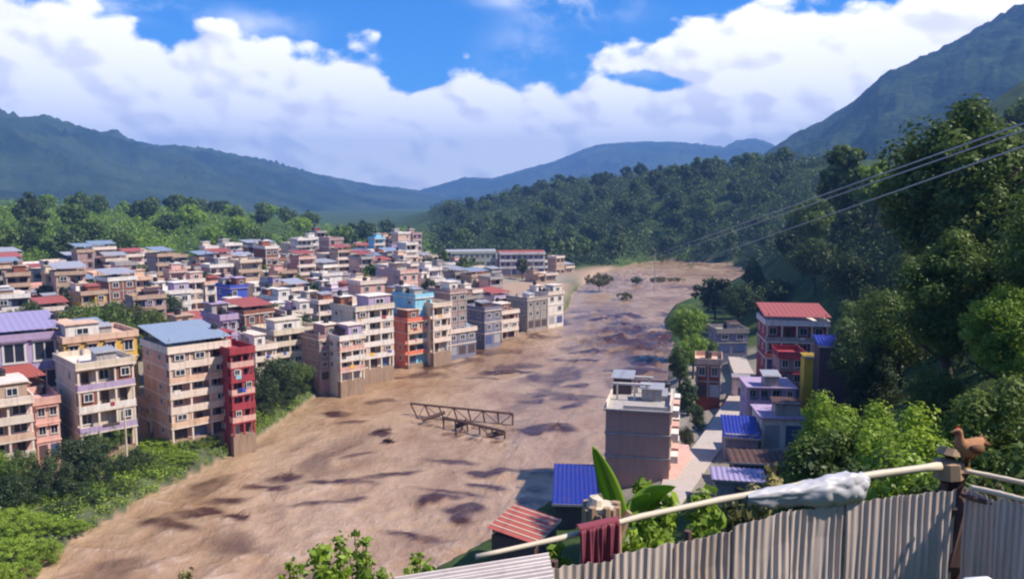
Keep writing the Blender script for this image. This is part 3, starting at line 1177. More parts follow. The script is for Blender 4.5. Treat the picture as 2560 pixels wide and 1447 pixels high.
def building(X, Y, z, w, d, H, nf, rot, col, label, trim="band", style="balcony", lod=0, roof="stair", group=None, nick=None,
             frame="frame_white", side="L", bays=None, parapet=True, base_z=None, tankn=1, bandcols=None, name="house", seed=None, glass="glass", balc=1.15, win=None):
    rnd = random.Random(seed if seed is not None else int(X * 13 + Y * 7))
    th = math.radians(rot)
    R = empty(name, (X, Y, z), th)
    fh = H / nf
    bays = bays or max(2, round(w / 3.0))
    bw = w / bays
    found = 4.6
    wm = window_mesh(frame, glass, lod > 0)
    core_y0 = -d / 2 + (balc if style == "balcony" else 0)
    cd = d / 2 - core_y0
    cyc = (d / 2 + core_y0) / 2
    bx(R, "wall", col, (0, cyc, (H - found) / 2), (w - .02, cd, H + found))
    if style == "balcony" and base_z is None:
        bx(R, "plinth", "mud_stained", (0, -d / 2 + balc / 2, -found / 2 + .12), (w, balc - .01, found))
    for k in range(1, nf + 1):
        zz = k * fh - .12
        if k < nf:
            if lod == 2 and style != "balcony":
                bx(R, "floor_band", trim, (0, 0, zz), (w + .3, d + .3, .30))
            else:
                bx(R, "floor_slab", "concrete" if style == "brick" else trim, (0, 0, zz), (w + .24, d + .24, .24))
            if style == "balcony":
                tcol = (bandcols[k % len(bandcols)] if bandcols else trim)
                bx(R, "balcony_wall", tcol, (0, -d / 2 - .06, zz + .12 + .44), (w + .1, .11, .88))
                if lod == 0:
                    for sx in (-1, 1):
                        bx(R, "balcony_side", tcol, (sx * (w / 2 - .0), -d / 2 + balc / 2, zz + .12 + .43), (.10, balc - .1, .86))
    if style == "balcony" and lod < 2:
        for k in range(1, nf):
            for q in range(rnd.choice([0, 0, 1, 2])):
                lw = rnd.uniform(.5, 1.3)
                bx(R, "laundry", rnd.choice(["crimson", "blue", "yellow", "white", "cyan", "coral", "lilac", "darkwall"]),
                   (rnd.uniform(-.42, .42) * w, -d / 2 - .135, k * fh + rnd.uniform(.55, .8)), (lw, .03, rnd.uniform(.4, .8)))
    if style == "balcony" and lod < 2:
        for k in range(1, nf):
            for q in range(bays):
                if rnd.random() < .30:
                    xc = -w / 2 + (q + .5) * bw
                    bp = bx(R, "bay_panel", rnd.choice([col, col, trim, "brick", "white", "peach", "tan", "mauve"]), (xc, -d / 2 + .14, k * fh + fh / 2), (bw - .34, .18, fh - .3))
                    link("window", window_mesh(frame, glass), R, (xc, -d / 2 - .12, k * fh + fh * .66), (0, 0, 0), (bw * .5, 1, fh * .40))
    if lod < 2 and roof in ("stair", "posts") and rnd.random() < .5:
        rw, rd = w * rnd.uniform(.35, .6), d * rnd.uniform(.35, .55)
        rx, ry = rnd.choice([-1, 1]) * (w - rw) * .42, -d * .5 + rd * .62
        bx(R, "roof_room", rnd.choice([col, "brick", "white", "tan", "lilac"]), (rx, ry, H + .14 + 1.3), (rw, rd, 2.6))
        bx(R, "roof_room_slab", trim, (rx, ry, H + 2.84), (rw + .5, rd + .5, .18))
        link("window", window_mesh(frame, glass), R, (rx, ry - rd / 2 - .02, H + 1.6), (0, 0, 0), (rw * .4, 1, 1.1))
    # posts
    if style in ("balcony", "brick"):
        n = bays if lod < 2 else 1
        for q in range(n + 1):
            if style == "balcony" and lod == 1 and 0 < q < n and q % 2:
                continue
            bx(R, "post", "concrete" if style == "brick" else trim, (-w / 2 + .16 + q * (w - .32) / n, -d / 2 + (.12 if style == "balcony" else -.04), H / 2), (.27, .27, H - .02))
    # front windows
    ww, wh = (bw * win[0], fh * win[1]) if win else (min(1.7, bw * .62) * rnd.uniform(.75, 1.1), fh * rnd.uniform(.42, .58))
    for k in range(nf):
        zc = k * fh + fh * .56
        if style == "balcony" and k > 0:
            zc = k * fh + fh * .58
        for q in range(bays):
            xc = -w / 2 + (q + .5) * bw
            if rnd.random() < (.06 if lod < 2 else .18):
                continue
            if k == 0 and lod < 2:
                bx(R, "shutter", rnd.choice(["shutter_blue", "darkwall", "darkwall", "tin_grey"]), (xc, core_y0 - .03, fh * .42), (bw * .72, .07, fh * .72))
                continue
            if style == "balcony" and rnd.random() < .35 and lod < 2:
                link("door", window_mesh("frame_brown", "dark_glass"), R, (xc, core_y0 - .02, k * fh + fh * .42), (0, 0, 0), (1.0, 1, fh * .72))
                continue
            wo = link("window", wm, R, (xc, core_y0 - .02, zc), (0, 0, 0), (ww, 1, wh))
            if lod == 0:
                link("pane", pane_mesh(glass), wo)
            if lod == 0 and style != "balcony":
                bx(R, "sunshade", trim, (xc, core_y0 - .24, zc + wh / 2 + .10), (ww + .4, .46, .08))
    # side windows
    if lod < 2:
        ns = max(1, round(cd / 4.2))
        for sgn, ch in ((-1, "L"), (1, "R")):
            if ch not in side:
                continue
            for k in range(nf):
                for q in range(ns):
                    if rnd.random() < .3:
                        continue
                    yc = core_y0 + (q + .5) * cd / ns
                    wo = link("window", wm, R, (sgn * (w / 2 - .0), yc, k * fh + fh * .56), (0, 0, sgn * math.pi / 2), (1.15, 1, fh * .42))
                    if lod == 0:
                        link("pane", pane_mesh(glass), wo)
    # roof
    bx(R, "roof_slab", trim, (0, -.05, H + .02), (w + .55, d + .6, .24))
    zt = H + .14
    if parapet:
        link("parapet", parapet_mesh(trim if rnd.random() < .6 else col), R, (0, -.05, zt), (0, 0, 0), (w + .5, d + .5, .85))
    if roof in ("stair", "stair_tin"):
        sx = rnd.choice([-1, 1]) * (w / 2 - 1.8)
        sy = d / 2 - 2.0
        c2 = rnd.choice([col, col, "white", "brick", "concrete"])
        sr = bx(R, "stair_room", c2, (sx, sy, zt + 1.15), (2.9, 3.2, 2.3))
        sub(bx(None, "stair_roof", trim, (sx, sy, zt + 2.38), (3.5, 3.8, .16)), sr)
        if lod < 2:
            sub(link("door", window_mesh("frame_brown", "dark_glass"), None, (sx, sy - 1.62, zt + .95), (0, 0, 0), (1.0, 1, 1.8)), sr)
        for q in range(tankn):
            link("water_tank", tank_mesh(), R, (sx - .7 + q * 1.3, sy, zt + 2.46), (0, 0, 0), (1.1, 1.1, 1.0))
    if roof in ("tin_sky", "tin_red", "tin_grey", "tin_teal", "tin_lilac"):
        for sx in (-1, 1):
            for sy in (-1, 1):
                bx(R, "roof_post", "concrete", (sx * (w / 2 - .4), sy * (d / 2 - .4), zt + 1.0), (.16, .16, 2.2))
        o = link("roof_sheet", tin_roof_mesh(roof), R, (0, 0, zt + 2.2), (math.radians(7), 0, 0), (w + .9, d + .9, .16))
    if lod < 2 and roof in ("stair", "none", "posts") and rnd.random() < .6:
        cw, cl = rnd.uniform(2, 3.6), rnd.uniform(2, 3.4)
        cx_, cy_ = rnd.uniform(-.22, .22) * w, rnd.uniform(-.3, .0) * d
        bx(R, "roof_shack", rnd.choice(["brick", "white", "darkwall", "tan", "concrete"]), (cx_, cy_, zt + .9), (cw, cl, 1.8))
        link("shack_roof", tin_roof_mesh(rnd.choice(["tin_grey", "tin_grey", "tin_red", "steel_rust"])), R, (cx_, cy_, zt + 1.9), (math.radians(8), 0, 0), (cw + .6, cl + .6, .12))
    if roof == "posts":
        for sx in (-1, 0, 1):
            for sy in (-1, 1):
                bx(R, "column_stub", "concrete", (sx * (w / 2 - .3), sy * (d / 2 - .3), zt + .6), (.26, .26, 1.4))
    if roof in ("gable_red", "gable_grey", "gable_teal", "gable_sky"):
        mt = {"gable_red": "tin_red", "gable_grey": "tin_grey", "gable_teal": "tin_teal", "gable_sky": "tin_sky"}[roof]
        rise = 1.5
        ang = math.atan2(rise, d / 2)
        L = math.hypot(rise, d / 2) + .5
        for s in (-1, 1):
            link("roof_sheet", tin_roof_mesh(mt), R, (0, s * (d / 4 + .1), zt + rise / 2 + .02), (-s * ang, 0, 0), (w + 1.0, L, .14))
        m = MB()
        for sx in (-1, 1):
            x = sx * (w / 2 - .08)
            m.add([(x, -d / 2, zt), (x, d / 2, zt), (x, 0, zt + rise)], [(0, 1, 2)])
        m.build("gable", col, R)
    if lod < 2 and roof not in ("gable_red", "gable_grey", "gable_teal", "gable_sky") and rnd.random() < .75:
        link("water_tank", tank_mesh(), R, (rnd.uniform(-.3, .3) * w, rnd.uniform(-.1, .3) * d, zt + .0), (0, 0, 0), (1.2, 1.2, 1.15))
    tag(R, label, "house", group)
    BLD.append((X, Y, max(w, d) * .62, nick))
    return R


def hb(xl, xr, yb, yt, col, label, zb=3.0, rot=44, d=10, nick=None, fh=3.0, D=None, **kw):
    """place a house from where its front's foot corners and top show in the picture"""
    FL = on(xl, yb, zb) if D is None else at(xl, yb, D)
    th = math.radians(rot)
    tx, ty = math.cos(th), math.sin(th)
    lo, hi = 0.5, 60.0
    for _ in range(40):
        m = (lo + hi) / 2
        if proj((FL.x + m * tx, FL.y + m * ty, FL.z))[0] < xr:
            lo = m
        else:
            hi = m
    w = max(3.0, min(lo, 26.0))
    lo, hi = 1.0, 60.0
    for _ in range(40):
        m = (lo + hi) / 2
        if proj((FL.x, FL.y, FL.z + m))[1] > yt:
            lo = m
        else:
            hi = m
    H = max(2.6, lo)
    nf = kw.pop("nf", None) or max(1, round(H / fh))
    cx = FL.x + tx * w / 2 - ty * d / 2
    cyy = FL.y + ty * w / 2 + tx * d / 2
    dist = math.hypot(cx, cyy)
    lod = kw.pop("lod", 0 if dist < 190 else (1 if dist < 300 else 2))
    return building(cx, cyy, FL.z, w, d, H, nf, rot, col, label, lod=lod, nick=nick, **kw)


# ------------------------------------------------------------------ the town on the left bank: houses one can single out
GH = "houses of the riverside town"
hb(-90, 92, 1215, 1030, "pink", "pink house with cream bands at the picture's left edge, shrubs before it", nick="pink house by the shrubs", d=9, nf=4, group=GH, bandcols=["peach", "band"], rot=40, side="LR")
hb(96, 132, 1150, 1012, "pink", "narrow pale pink house wall with small square windows above the shrubs", nick="narrow pink house", d=8, nf=3, style="flush", group=GH, roof="none", rot=40, trim="pink")
hb(-70, 160, 1085, 862, "lilac", "lilac house with three tall dark glass windows under a sheet roof", nick="lilac glass-fronted house", d=12, nf=3, bays=3, style="flush", roof="tin_lilac", trim="lilac", group=GH, rot=38, win=(.78, .74))
hb(205, 345, 1140, 925, "cream", "cream house with broad white balcony bands behind the white pole", nick="cream house behind the pole", d=11, nf=4, group=GH, bandcols=["white", "lilac"], roof="posts")
hb(172, 352, 1062, 858, "yellow", "yellow ochre house with an orange roof terrace under the big tree", nick="yellow house", d=11, nf=4, group=GH, trim="peach", style="flush")
hb(432, 580, 1108, 884, "pink", "tall pink house of six storeys with open balconies and a dark side wall", nick="tall pink house", d=11, nf=6, group=GH, trim="band", roof="tin_teal", bandcols=["band", "peach", "band"])
hb(376, 430, 1082, 1018, "peach", "small peach annex below the tall pink house's dark side", nick="peach annex", d=5, nf=2, group=GH, roof="none", rot=44)
hb(584, 640, 1092, 886, "crimson", "slim crimson house joined to the tall pink house", nick="crimson house", d=10, nf=6, group=GH, trim="crimson", bandcols=["crimson", "pink"], bays=2)
hb(642, 694, 985, 876, "white", "white house with two pale balcony bands behind the crimson house", nick="white banded house", d=9, nf=4, group=GH)
hb(560, 600, 1000, 800, "lilac", "lilac stair-topped house behind the tall pink house's roof", nick="lilac house", d=8, nf=5, style="flush", group=GH, trim="lilac")
hb(690, 800, 950, 838, "green", "grey green house with long pale balconies above the bank trees", nick="grey green house", d=10, nf=4, group=GH, trim="cream")
hb(800, 850, 952, 850, "mauve", "mauve brick house with a pink top balcony near the water", nick="mauve house", d=9, nf=4, style="brick", group=GH, roof="posts")
hb(852, 912, 956, 852, "white", "white and pink house standing at the water's edge", nick="white house at the water", d=9, nf=4, group=GH, bandcols=["white", "pink"])
hb(893, 985, 930, 778, "cream", "long cream apartment house with five rows of balconies", nick="long cream house", d=10, nf=5, group=GH, trim="white")
hb(1021, 1084, 914, 806, "coral", "coral red house with white balconies standing in the flood", nick="coral house", zb=0.6, d=9, nf=4, group=GH, trim="peach", bandcols=["peach", "coral", "band"], bays=2)
hb(1040, 1082, 884, 746, "cyan", "light blue house with white trim behind the coral house", nick="light blue house", d=9, nf=5, style="flush", group=GH, trim="white")
hb(1084, 1128, 884, 768, "cream", "cream house with three pale bands right of the light blue house", nick="cream banded house", d=9, nf=4, group=GH, trim="band")
hb(1098, 1190, 896, 838, "slate", "low slate grey house with a wide blue grey sheet roof at the water", nick="slate low house", zb=0.8, d=10, nf=2, style="flush", roof="gable_teal", group=GH)
hb(1126, 1166, 866, 734, "mauve", "tall mauve house with open concrete floors", nick="tall mauve house", d=9, nf=5, style="brick", group=GH, roof="posts")
hb(1212, 1252, 862, 778, "slate", "dark slate block beside the flood water", nick="dark slate block", zb=1.0, d=9, nf=3, style="flush", group=GH, roof="none")
hb(1254, 1296, 850, 786, "pink", "small pale pink house beside the dark slate block", nick="small pale pink house", zb=1.0, d=8, nf=3, group=GH)
hb(1318, 1368, 822, 752, "grey", "grey concrete shell house at the river bend", nick="grey shell house", zb=1.0, d=9, nf=3, style="brick", group=GH, roof="posts")
hb(1370, 1408, 812, 738, "white", "white walled house at the river bend, last before the water", nick="white house at the bend", zb=1.0, d=9, nf=3, style="flush", group=GH)
hb(1003, 1046, 812, 684, "pink", "tall plain pink house rising over the town centre", nick="tall plain pink house", d=11, nf=5, style="flush", group=GH, lod=1)
hb(1080, 1112, 800, 706, "white", "white narrow house with a brick side right of the plain pink one", nick="white narrow house", d=9, nf=4, style="flush", group=GH, lod=1)
hb(762, 832, 802, 724, "crimson", "house with red top floor and pale roof edge in the town centre", nick="red topped house", d=10, nf=3, group=GH, trim="white", lod=1)
hb(832, 896, 812, 728, "lilac", "pale lilac house with a long white roof edge", nick="pale lilac house", d=10, nf=3, group=GH, trim="white", style="flush", lod=1)
hb(700, 760, 860, 752, "slate", "blue grey house with white corner pillar", nick="blue grey house", d=10, nf=4, group=GH, trim="white", lod=1)
hb(800, 890, 870, 760, "grey", "grey house with a wide dark balcony over the river rows", nick="grey wide house", d=10, nf=4, group=GH, trim="band", lod=1)
hb(246, 290, 742, 642, "white", "bright white tower house near the tree belt", nick="white tower house", d=10, nf=5, style="flush", group=GH, roof="none", trim="white")
hb(334, 366, 735, 640, "pink", "slim pale pink tower house near the tree belt", nick="slim pink tower", d=9, nf=5, style="flush", group=GH, trim="pink")
hb(44, 148, 760, 668, "pink", "broad pale pink house below the left tree belt", nick="broad pink house", d=12, nf=4, style="flush", group=GH, trim="white")
hb(36, 112, 800, 742, "white", "low house under a sky blue sheet roof", nick="blue roofed low house", d=12, nf=2, style="flush", roof="gable_sky", group=GH)
hb(420, 482, 850, 736, "white", "big plain whitish house with a grey front panel", nick="plain whitish house", d=12, nf=4, style="flush", group=GH, trim="white", lod=1)
hb(580, 622, 832, 722, "blue", "bright blue painted house among pale ones", nick="bright blue house", d=9, nf=4, style="flush", group=GH, trim="lilac", lod=1)
hb(668, 700, 760, 622, "brick", "tall brick tower house with two white pillars", nick="brick tower house", d=9, nf=6, style="brick", group=GH, trim="white")
hb(520, 560, 800, 716, "yellow", "narrow ochre house left of the bright blue one", nick="narrow ochre house", d=9, nf=3, style="flush", group=GH, lod=1)
hb(240, 318, 790, 690, "peach", "peach house with a tall plain side wall", nick="peach house", d=10, nf=4, group=GH, trim="band", lod=1)
hb(360, 560, 905, 858, "tan", "long low brown house under a pale roof edge", nick="long low house", d=8, nf=2, style="flush", group=GH, trim="cream", roof="none", lod=1)
# the school by the far meadow
hb(1120, 1240, 688, 634, "green", "long pale green school block at the far end of town", nick="pale green school", rot=12, d=10, nf=3, group=GH, trim="white", style="flush", lod=1, roof="gable_grey", bays=9)
hb(1250, 1362, 688, 636, "lilac", "lavender school block with a dark red roof at the far end", nick="lavender school", rot=8, d=11, nf=3, group=GH, trim="white", style="balcony", lod=1, roof="gable_red", bays=8)


# ------------------------------------------------------------------ the rows of houses behind them
def fill_town():
    rnd = random.Random(5)
    th = math.radians(44)
    tx, ty = math.cos(th), math.sin(th)
    names = {"cream": "cream", "white": "white", "pink": "pale pink", "lilac": "lilac", "brick": "bare brick", "grey": "grey", "tan": "tan",
             "peach": "peach", "cyan": "light blue", "mauve": "mauve", "green": "pale green", "yellow": "ochre", "slate": "slate grey"}
    pick = ["cream"] * 4 + ["white"] * 4 + ["pink"] * 6 + ["lilac"] * 2 + ["brick"] * 7 + ["grey"] * 2 + ["tan"] * 4 + ["peach"] * 4 + ["mauve"] * 6 + ["cyan", "green", "yellow", "slate"]
    roofs = {"stair": "a stair room on its roof", "posts": "column stubs on its roof", "tin_teal": "a blue grey sheet roof", "tin_red": "a red sheet roof",
             "tin_grey": "a grey sheet roof", "none": "a bare flat roof", "tin_sky": "a sky blue sheet roof"}
    storeys = ["", "one-storey", "two-storey", "three-storey", "four-storey", "five-storey", "six-storey"]
    heros = [b for b in BLD]
    cells = []
    for a in range(-50, 50):
        for b in range(-50, 55):
            s, n = a * 9.3, b * 10.2
            X = -90 + s * tx - n * ty + rnd.uniform(-1.2, 1.2)
            Y = 280 + s * ty + n * tx + rnd.uniform(-1.6, 1.6)
            cells.append((X, Y))
    rnd.shuffle(cells)
    cells.sort(key=lambda c: c[1])
    ca = np.array(cells)
    cx_, cy_ = ca[:, 0], ca[:, 1]
    fit = (poly_sd(TOWN, cx_, cy_) <= -7) & (poly_sd(FLOODED, cx_, cy_) >= 5) & (poly_sd(RIVER, cx_, cy_) >= 7) & (cy_ > 95) & (np.abs(cx_) <= .70 * cy_)
    for (X, Y), fits in zip(cells, fit):
        if not fits:
            continue
        if Y < 130 and X > -75:
            continue
        w, d = rnd.uniform(5.0, 7.8), rnd.uniform(5.8, 8.2)
        rad = max(w, d) * .52
        if any((X - hx) ** 2 + (Y - hy) ** 2 < (rad + hr) ** 2 for hx, hy, hr, _ in heros):
            continue
        if any((X - gx) ** 2 + (Y - gy) ** 2 < (rad + gr + .8) ** 2 for gx, gy, gr in GREEN):
            continue
        if rnd.random() < .05:
            continue
        nf = rnd.choice([2, 3, 3, 4, 4, 5]) if Y < 330 else rnd.choice([2, 3, 3, 4, 4, 5, 6])
        if X / Y > -.12 and Y > 320:
            nf = rnd.choice([1, 2, 2, 3])
        fh = rnd.uniform(2.7, 3.1)
        col = rnd.choice(pick)
        D = math.hypot(X, Y)
        lod = 0 if D < 165 else (1 if D < 255 else 2)
        style = "brick" if col in ("brick", "mauve") else rnd.choice(["balcony", "balcony", "flush"])
        roof = rnd.choice(["stair"] * 6 + ["posts"] * 2 + ["none"] * 2 + ["tin_grey", "tin_grey", "tin_teal", "tin_red"])
        trim = rnd.choice(["band", "band", "white", "concrete", "tan", col])
        near = min((b for b in heros if b[3]), key=lambda b: (b[0] - X) ** 2 + (b[1] - Y) ** 2)
        u, un = X / Y, near[0] / near[1]
        rel = "behind" if Y > near[1] + 6 else ("before" if Y < near[1] - 6 else "beside")
        lab = "%s %s house with %s %s the %s" % (storeys[nf], names[col], roofs[roof], rel, near[3])
        if len(lab.split()) > 16:
            lab = lab.replace(" on its roof", "")
        building(X, Y, tz1(X, Y), w, d, nf * fh, nf, 44 + rnd.uniform(-7, 7), col, lab, trim=trim, style=style, lod=lod, roof=roof, group="houses in the town's back rows", seed=rnd.randrange(10 ** 6),
                 frame=rnd.choice(["frame_white", "frame_white", "frame_brown"]))


# gaps kept for the trees that stand between the houses: (picture x, top y, distance, width px, kind, leaf, label)
TOWN_TREES = [
    (235, 762, 172, 190, "broad", "leaf_mid", "large spreading green tree over the yellow house"),
    (335, 765, 182, 130, "broad", "leaf_olive", "olive green tree right of the large spreading one"),
    (130, 780, 172, 150, "broad", "leaf_dark", "dark tree over the lilac glass-fronted house"),
    (40, 800, 170, 130, "broad", "leaf_dark", "dark tree at the picture's left edge above the lilac house"),
    (190, 790, 160, 110, "broad", "leaf_olive", "olive tree tucked before the large spreading one"),
    (300, 805, 160, 100, "broad", "leaf_mid", "lower green tree before the olive one by the yellow house"),
    (180, 668, 330, 100, "broad", "leaf_dark", "dull green tree before the white tower house"),
    (480, 775, 240, 70, "broad", "leaf_dark", "small dark tree before the plain whitish house"),
    (850, 660, 400, 70, "tall", "leaf_dark", "dark pointed tree pair in the town centre"),
    (820, 655, 410, 60, "broad", "leaf_dark", "round dark tree in the town centre"),
    (800, 690, 380, 60, "broad", "leaf_olive", "olive bush-like tree beside the dark town centre trees"),
    (1080, 655, 380, 80, "broad", "leaf_olive", "olive tree before the pale green school"),
    (1115, 675, 360, 60, "broad", "leaf_dark", "dark tree at the pale green school's corner"),
    (1170, 660, 400, 70, "broad", "leaf_mid", "grey green tree in the school yard"),
    (625, 790, 240, 60, "broad", "leaf_dark", "small tree behind the lilac stair-topped house"),
    (770, 600, 520, 60, "broad", "leaf_dark", "dusky tree at the town's far end"),
    (720, 615, 500, 60, "broad", "leaf_dark", "dusky tree beside the brick tower house"),
    (880, 570, 560, 55, "tall", "leaf_dark", "tall dark tree at the town's far end"),
]
GREEN = []
for a_ in TOWN_TREES:
    p_ = at(a_[0], a_[1], a_[2])
    GREEN.append((p_.x, p_.y, a_[3] * a_[2] / FPX * .36))
for q_ in ((60, 158), (150, 156), (240, 160), (330, 166)):
    p_ = at(q_[0], 800, q_[1])
    GREEN.append((p_.x, p_.y, 6.0))
fill_town()
for a_ in TOWN_TREES:
    tree_px(a_[0], a_[1] - 14, a_[2], a_[3] * 1.15, *a_[4:], group="trees between the town houses")
rt_ = random.Random(31)
nt_ = 0
while nt_ < 58:
    Y_ = rt_.uniform(140, 430)
    X_ = rt_.uniform(-.66, .03) * Y_
    if poly_sd(TOWN, X_, Y_) > -4 or poly_sd(FLOODED, X_, Y_) < 4 or any((X_ - a) ** 2 + (Y_ - b) ** 2 < (c * .82) ** 2 for a, b, c, _ in BLD):
        continue
    nt_ += 1
    near_ = min((b for b in BLD if b[3]), key=lambda b: (b[0] - X_) ** 2 + (b[1] - Y_) ** 2)
    tree(X_, Y_, rt_.uniform(10, 15), rt_.uniform(6, 10), "broad", rt_.choice(["leaf_dark", "leaf_mid", "leaf_olive"]), "small tree squeezed between houses near the " + near_[3], "small trees between the town houses")

# ------------------------------------------------------------------ right bank houses
GR = "houses on the right bank"
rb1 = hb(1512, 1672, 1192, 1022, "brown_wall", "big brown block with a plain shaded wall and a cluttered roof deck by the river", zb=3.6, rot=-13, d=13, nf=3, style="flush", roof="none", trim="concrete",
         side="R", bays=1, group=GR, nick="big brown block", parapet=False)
for c in list(rb1.children):
    if c.name.split(".")[0] in ("window", "shutter", "sunshade") and abs(c.rotation_euler.z) < .1:
        for q in list(c.children):
            bpy.data.objects.remove(q)
        bpy.data.objects.remove(c)
wl_ = [c for c in rb1.children if c.name.split('.')[0] == 'wall'][0]
w_, h_ = wl_.scale.x, wl_.scale.z - 4.6
# roof deck of the block: parapet stubs, a white beam frame, a grey deck tank stand and pink side balconies
for sx, sy, ln, wd in ((-.5, 0, .15, 13.0), (.5, -2, .15, 9.0)):
    bx(rb1, "deck_wall", "band", (sx * (w_ - .1), sy, h_ + .55), (ln, wd, .85))
bx(rb1, "deck_wall", "band", (w_ * .12, -6.4, h_ + .40), (w_ * .70, .15, .5))
bx(rb1, "deck_wall", "mauve", (0, 6.3, h_ + .75), (w_ * .9, .15, 1.2))
for x_ in (-.38, -.1, .1):
    for y_ in (-1.5, 3.0):
        bx(rb1, "deck_post", "band", (x_ * w_, y_, h_ + 1.2), (.25, .25, 2.1))
for y_ in (-1.5, 3.0):
    bx(rb1, "deck_beam", "white", (-.14 * w_, y_, h_ + 2.35), (w_ * .62, .35, .25))
bx(rb1, "deck_room", "darkwall", (-.33 * w_, 3.2, h_ + 1.2), (w_ * .3, 3.5, 2.1))
bx(rb1, "deck_roof", "tin_grey", (-.33 * w_, 3.2, h_ + 2.62), (w_ * .38, 4.2, .12), (.08, 0, 0))
bx(rb1, "deck_slab", "tin_grey", (.26 * w_, 1.5, h_ + .55), (w_ * .32, 5.0, .5))
link("water_tank", tank_mesh(), rb1, (.38 * w_, 4.5, h_ + .15), (0, 0, 0), (1.3, 1.3, 1.2))
for k_ in range(3):
    z_ = h_ * (k_ + 1) / 3 - .1
    for q_ in range(3):
        bx(rb1, "side_balcony", "pink" if q_ % 2 else "white", (w_ / 2 + .55, -4 + q_ * 3.6, z_ - .4), (1.0, 2.4, .95))

hb(1738, 1800, 992, 908, "rust", "small rust red house with pale corner pillars beside the road", zb=4.5, rot=-14, d=7, nf=2, style="brick", roof="none", trim="peach", side="R", group=GR, nick="rust house", bays=2)
hb(1912, 2066, 934, 812, "crimson", "red house of three storeys with white slab edges under the wooded slope", zb=7.0, rot=-8, d=10, nf=3, trim="white", bandcols=["pink", "coral", "grey"], roof="tin_red", side="L", group=GR, nick="red house")
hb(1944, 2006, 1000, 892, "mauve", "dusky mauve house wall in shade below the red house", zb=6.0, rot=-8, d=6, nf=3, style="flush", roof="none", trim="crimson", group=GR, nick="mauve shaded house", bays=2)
hb(1868, 1986, 1056, 968, "lilac", "lilac flat-roofed house with two dark window bands beside the road", zb=5.0, rot=-6, d=7, nf=2, roof="none", trim="lilac", group=GR, nick="lilac roadside house", parapet=False, bays=4)
hb(1902, 2008, 1122, 1044, "white", "whitewashed house with a white framed square window in the shade", zb=5.0, rot=-6, d=7, nf=1, style="flush", roof="none", trim="lilac", group=GR, nick="whitewashed house", bays=2, parapet=False, fh=4)
hb(1792, 1868, 880, 832, "slate", "small grey house with white framed windows behind the road trees", zb=5.0, rot=4, d=7, nf=2, style="flush", roof="none", trim="grey", group=GR, nick="grey roadside house")


def shed(name, label, c, size, rot, mat, wall, slope=8, ridge_x=False, cat="shed", h=2.6, ribs=10):
    """small lean-to: four walls and a ribbed sheet roof; c = roof centre"""
    w, d = size
    zg = min(tz1(c.x, c.y), c.z - 2.0)
    hh = c.z - zg
    R = empty(name, (c.x, c.y, zg), math.radians(rot))
    bx(R, "wall", wall, (0, 0, hh / 2 - .7), (w * .88, d * .88, hh + .6))
    m = MB()
    n = ribs
    m.sheet(n * 4, 1, lambda s, t: ((s - .5) * w, (t - .5) * d, [0, .09, .09, 0][round(s * n * 4) % 4]), 0.02)
    o = m.build("roof_sheet", mat, R, loc=(0, 0, hh + .05))
    o.rotation_euler = (math.radians(slope), 0, 0)
    f = bx(R, "fascia", "tin_pale", (0, -d / 2 - .03, hh - math.tan(math.radians(slope)) * d / 2 - .05), (w * 1.01, .06, .28))
    bx(R, "rear_wall", wall, (0, d * .42, hh + d * .42 * math.tan(math.radians(slope)) / 2 - .2), (w * .86, .12, d * .42 * math.tan(math.radians(slope))))
    bx(R, "door", "darkwall", (0, -d * .44 - .03, 1.0), (1.0, .06, 2.0))
    if mat == "tin_red":
        for q in range(6):
            bx(o, "batten", "bamboo_pale", ((q - 2.5) * w / 6.3, 0, .13), (.16, d * .98, .06))
    tag(R, label, cat)
    return R


shed("blue_shed", "long shed with a deep blue sheet roof at the river's edge", on(1437, 1208, 5.0), (5.4, 13.0), -4, "tin_blue", "darkwall", 2)
shed("red_shed", "shed with a ribbed rusty red roof below the bamboo rail", on(1312, 1308, 6.5), (7.0, 5.4), 66, "tin_red", "wood_dark", 9, ribs=6)
shed("blue_awning", "bright blue sheet-roofed stall beside the road", on(1850, 1066, 8.0), (5.0, 6.5), -10, "tin_blue", "slate", 13)
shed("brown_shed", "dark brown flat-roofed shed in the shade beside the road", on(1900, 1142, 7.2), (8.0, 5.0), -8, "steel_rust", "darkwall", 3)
shed("lilac_shed", "low shed with a grey lilac roof at the road's near end", on(1845, 1186, 7.2), (6.4, 4.0), -10, "tin_lilac", "grey", 4)
shed("yellow_store", "tall narrow yellow painted store beside the red house", on(2024, 888, 15.0), (2.4, 3.0), -8, "yellow_paint", "yellow_paint", 3)
shed("white_kiosk", "small pale kiosk at the road's bend beside the rust house", on(1852, 940, 7.6), (3.4, 2.6), -12, "tin_pale", "white", 4)
shed("blue_lean_to", "blue sheet lean-to right of the red house", on(2080, 852, 18.0), (5.0, 4.0), -8, "tin_blue", "darkwall", 16)


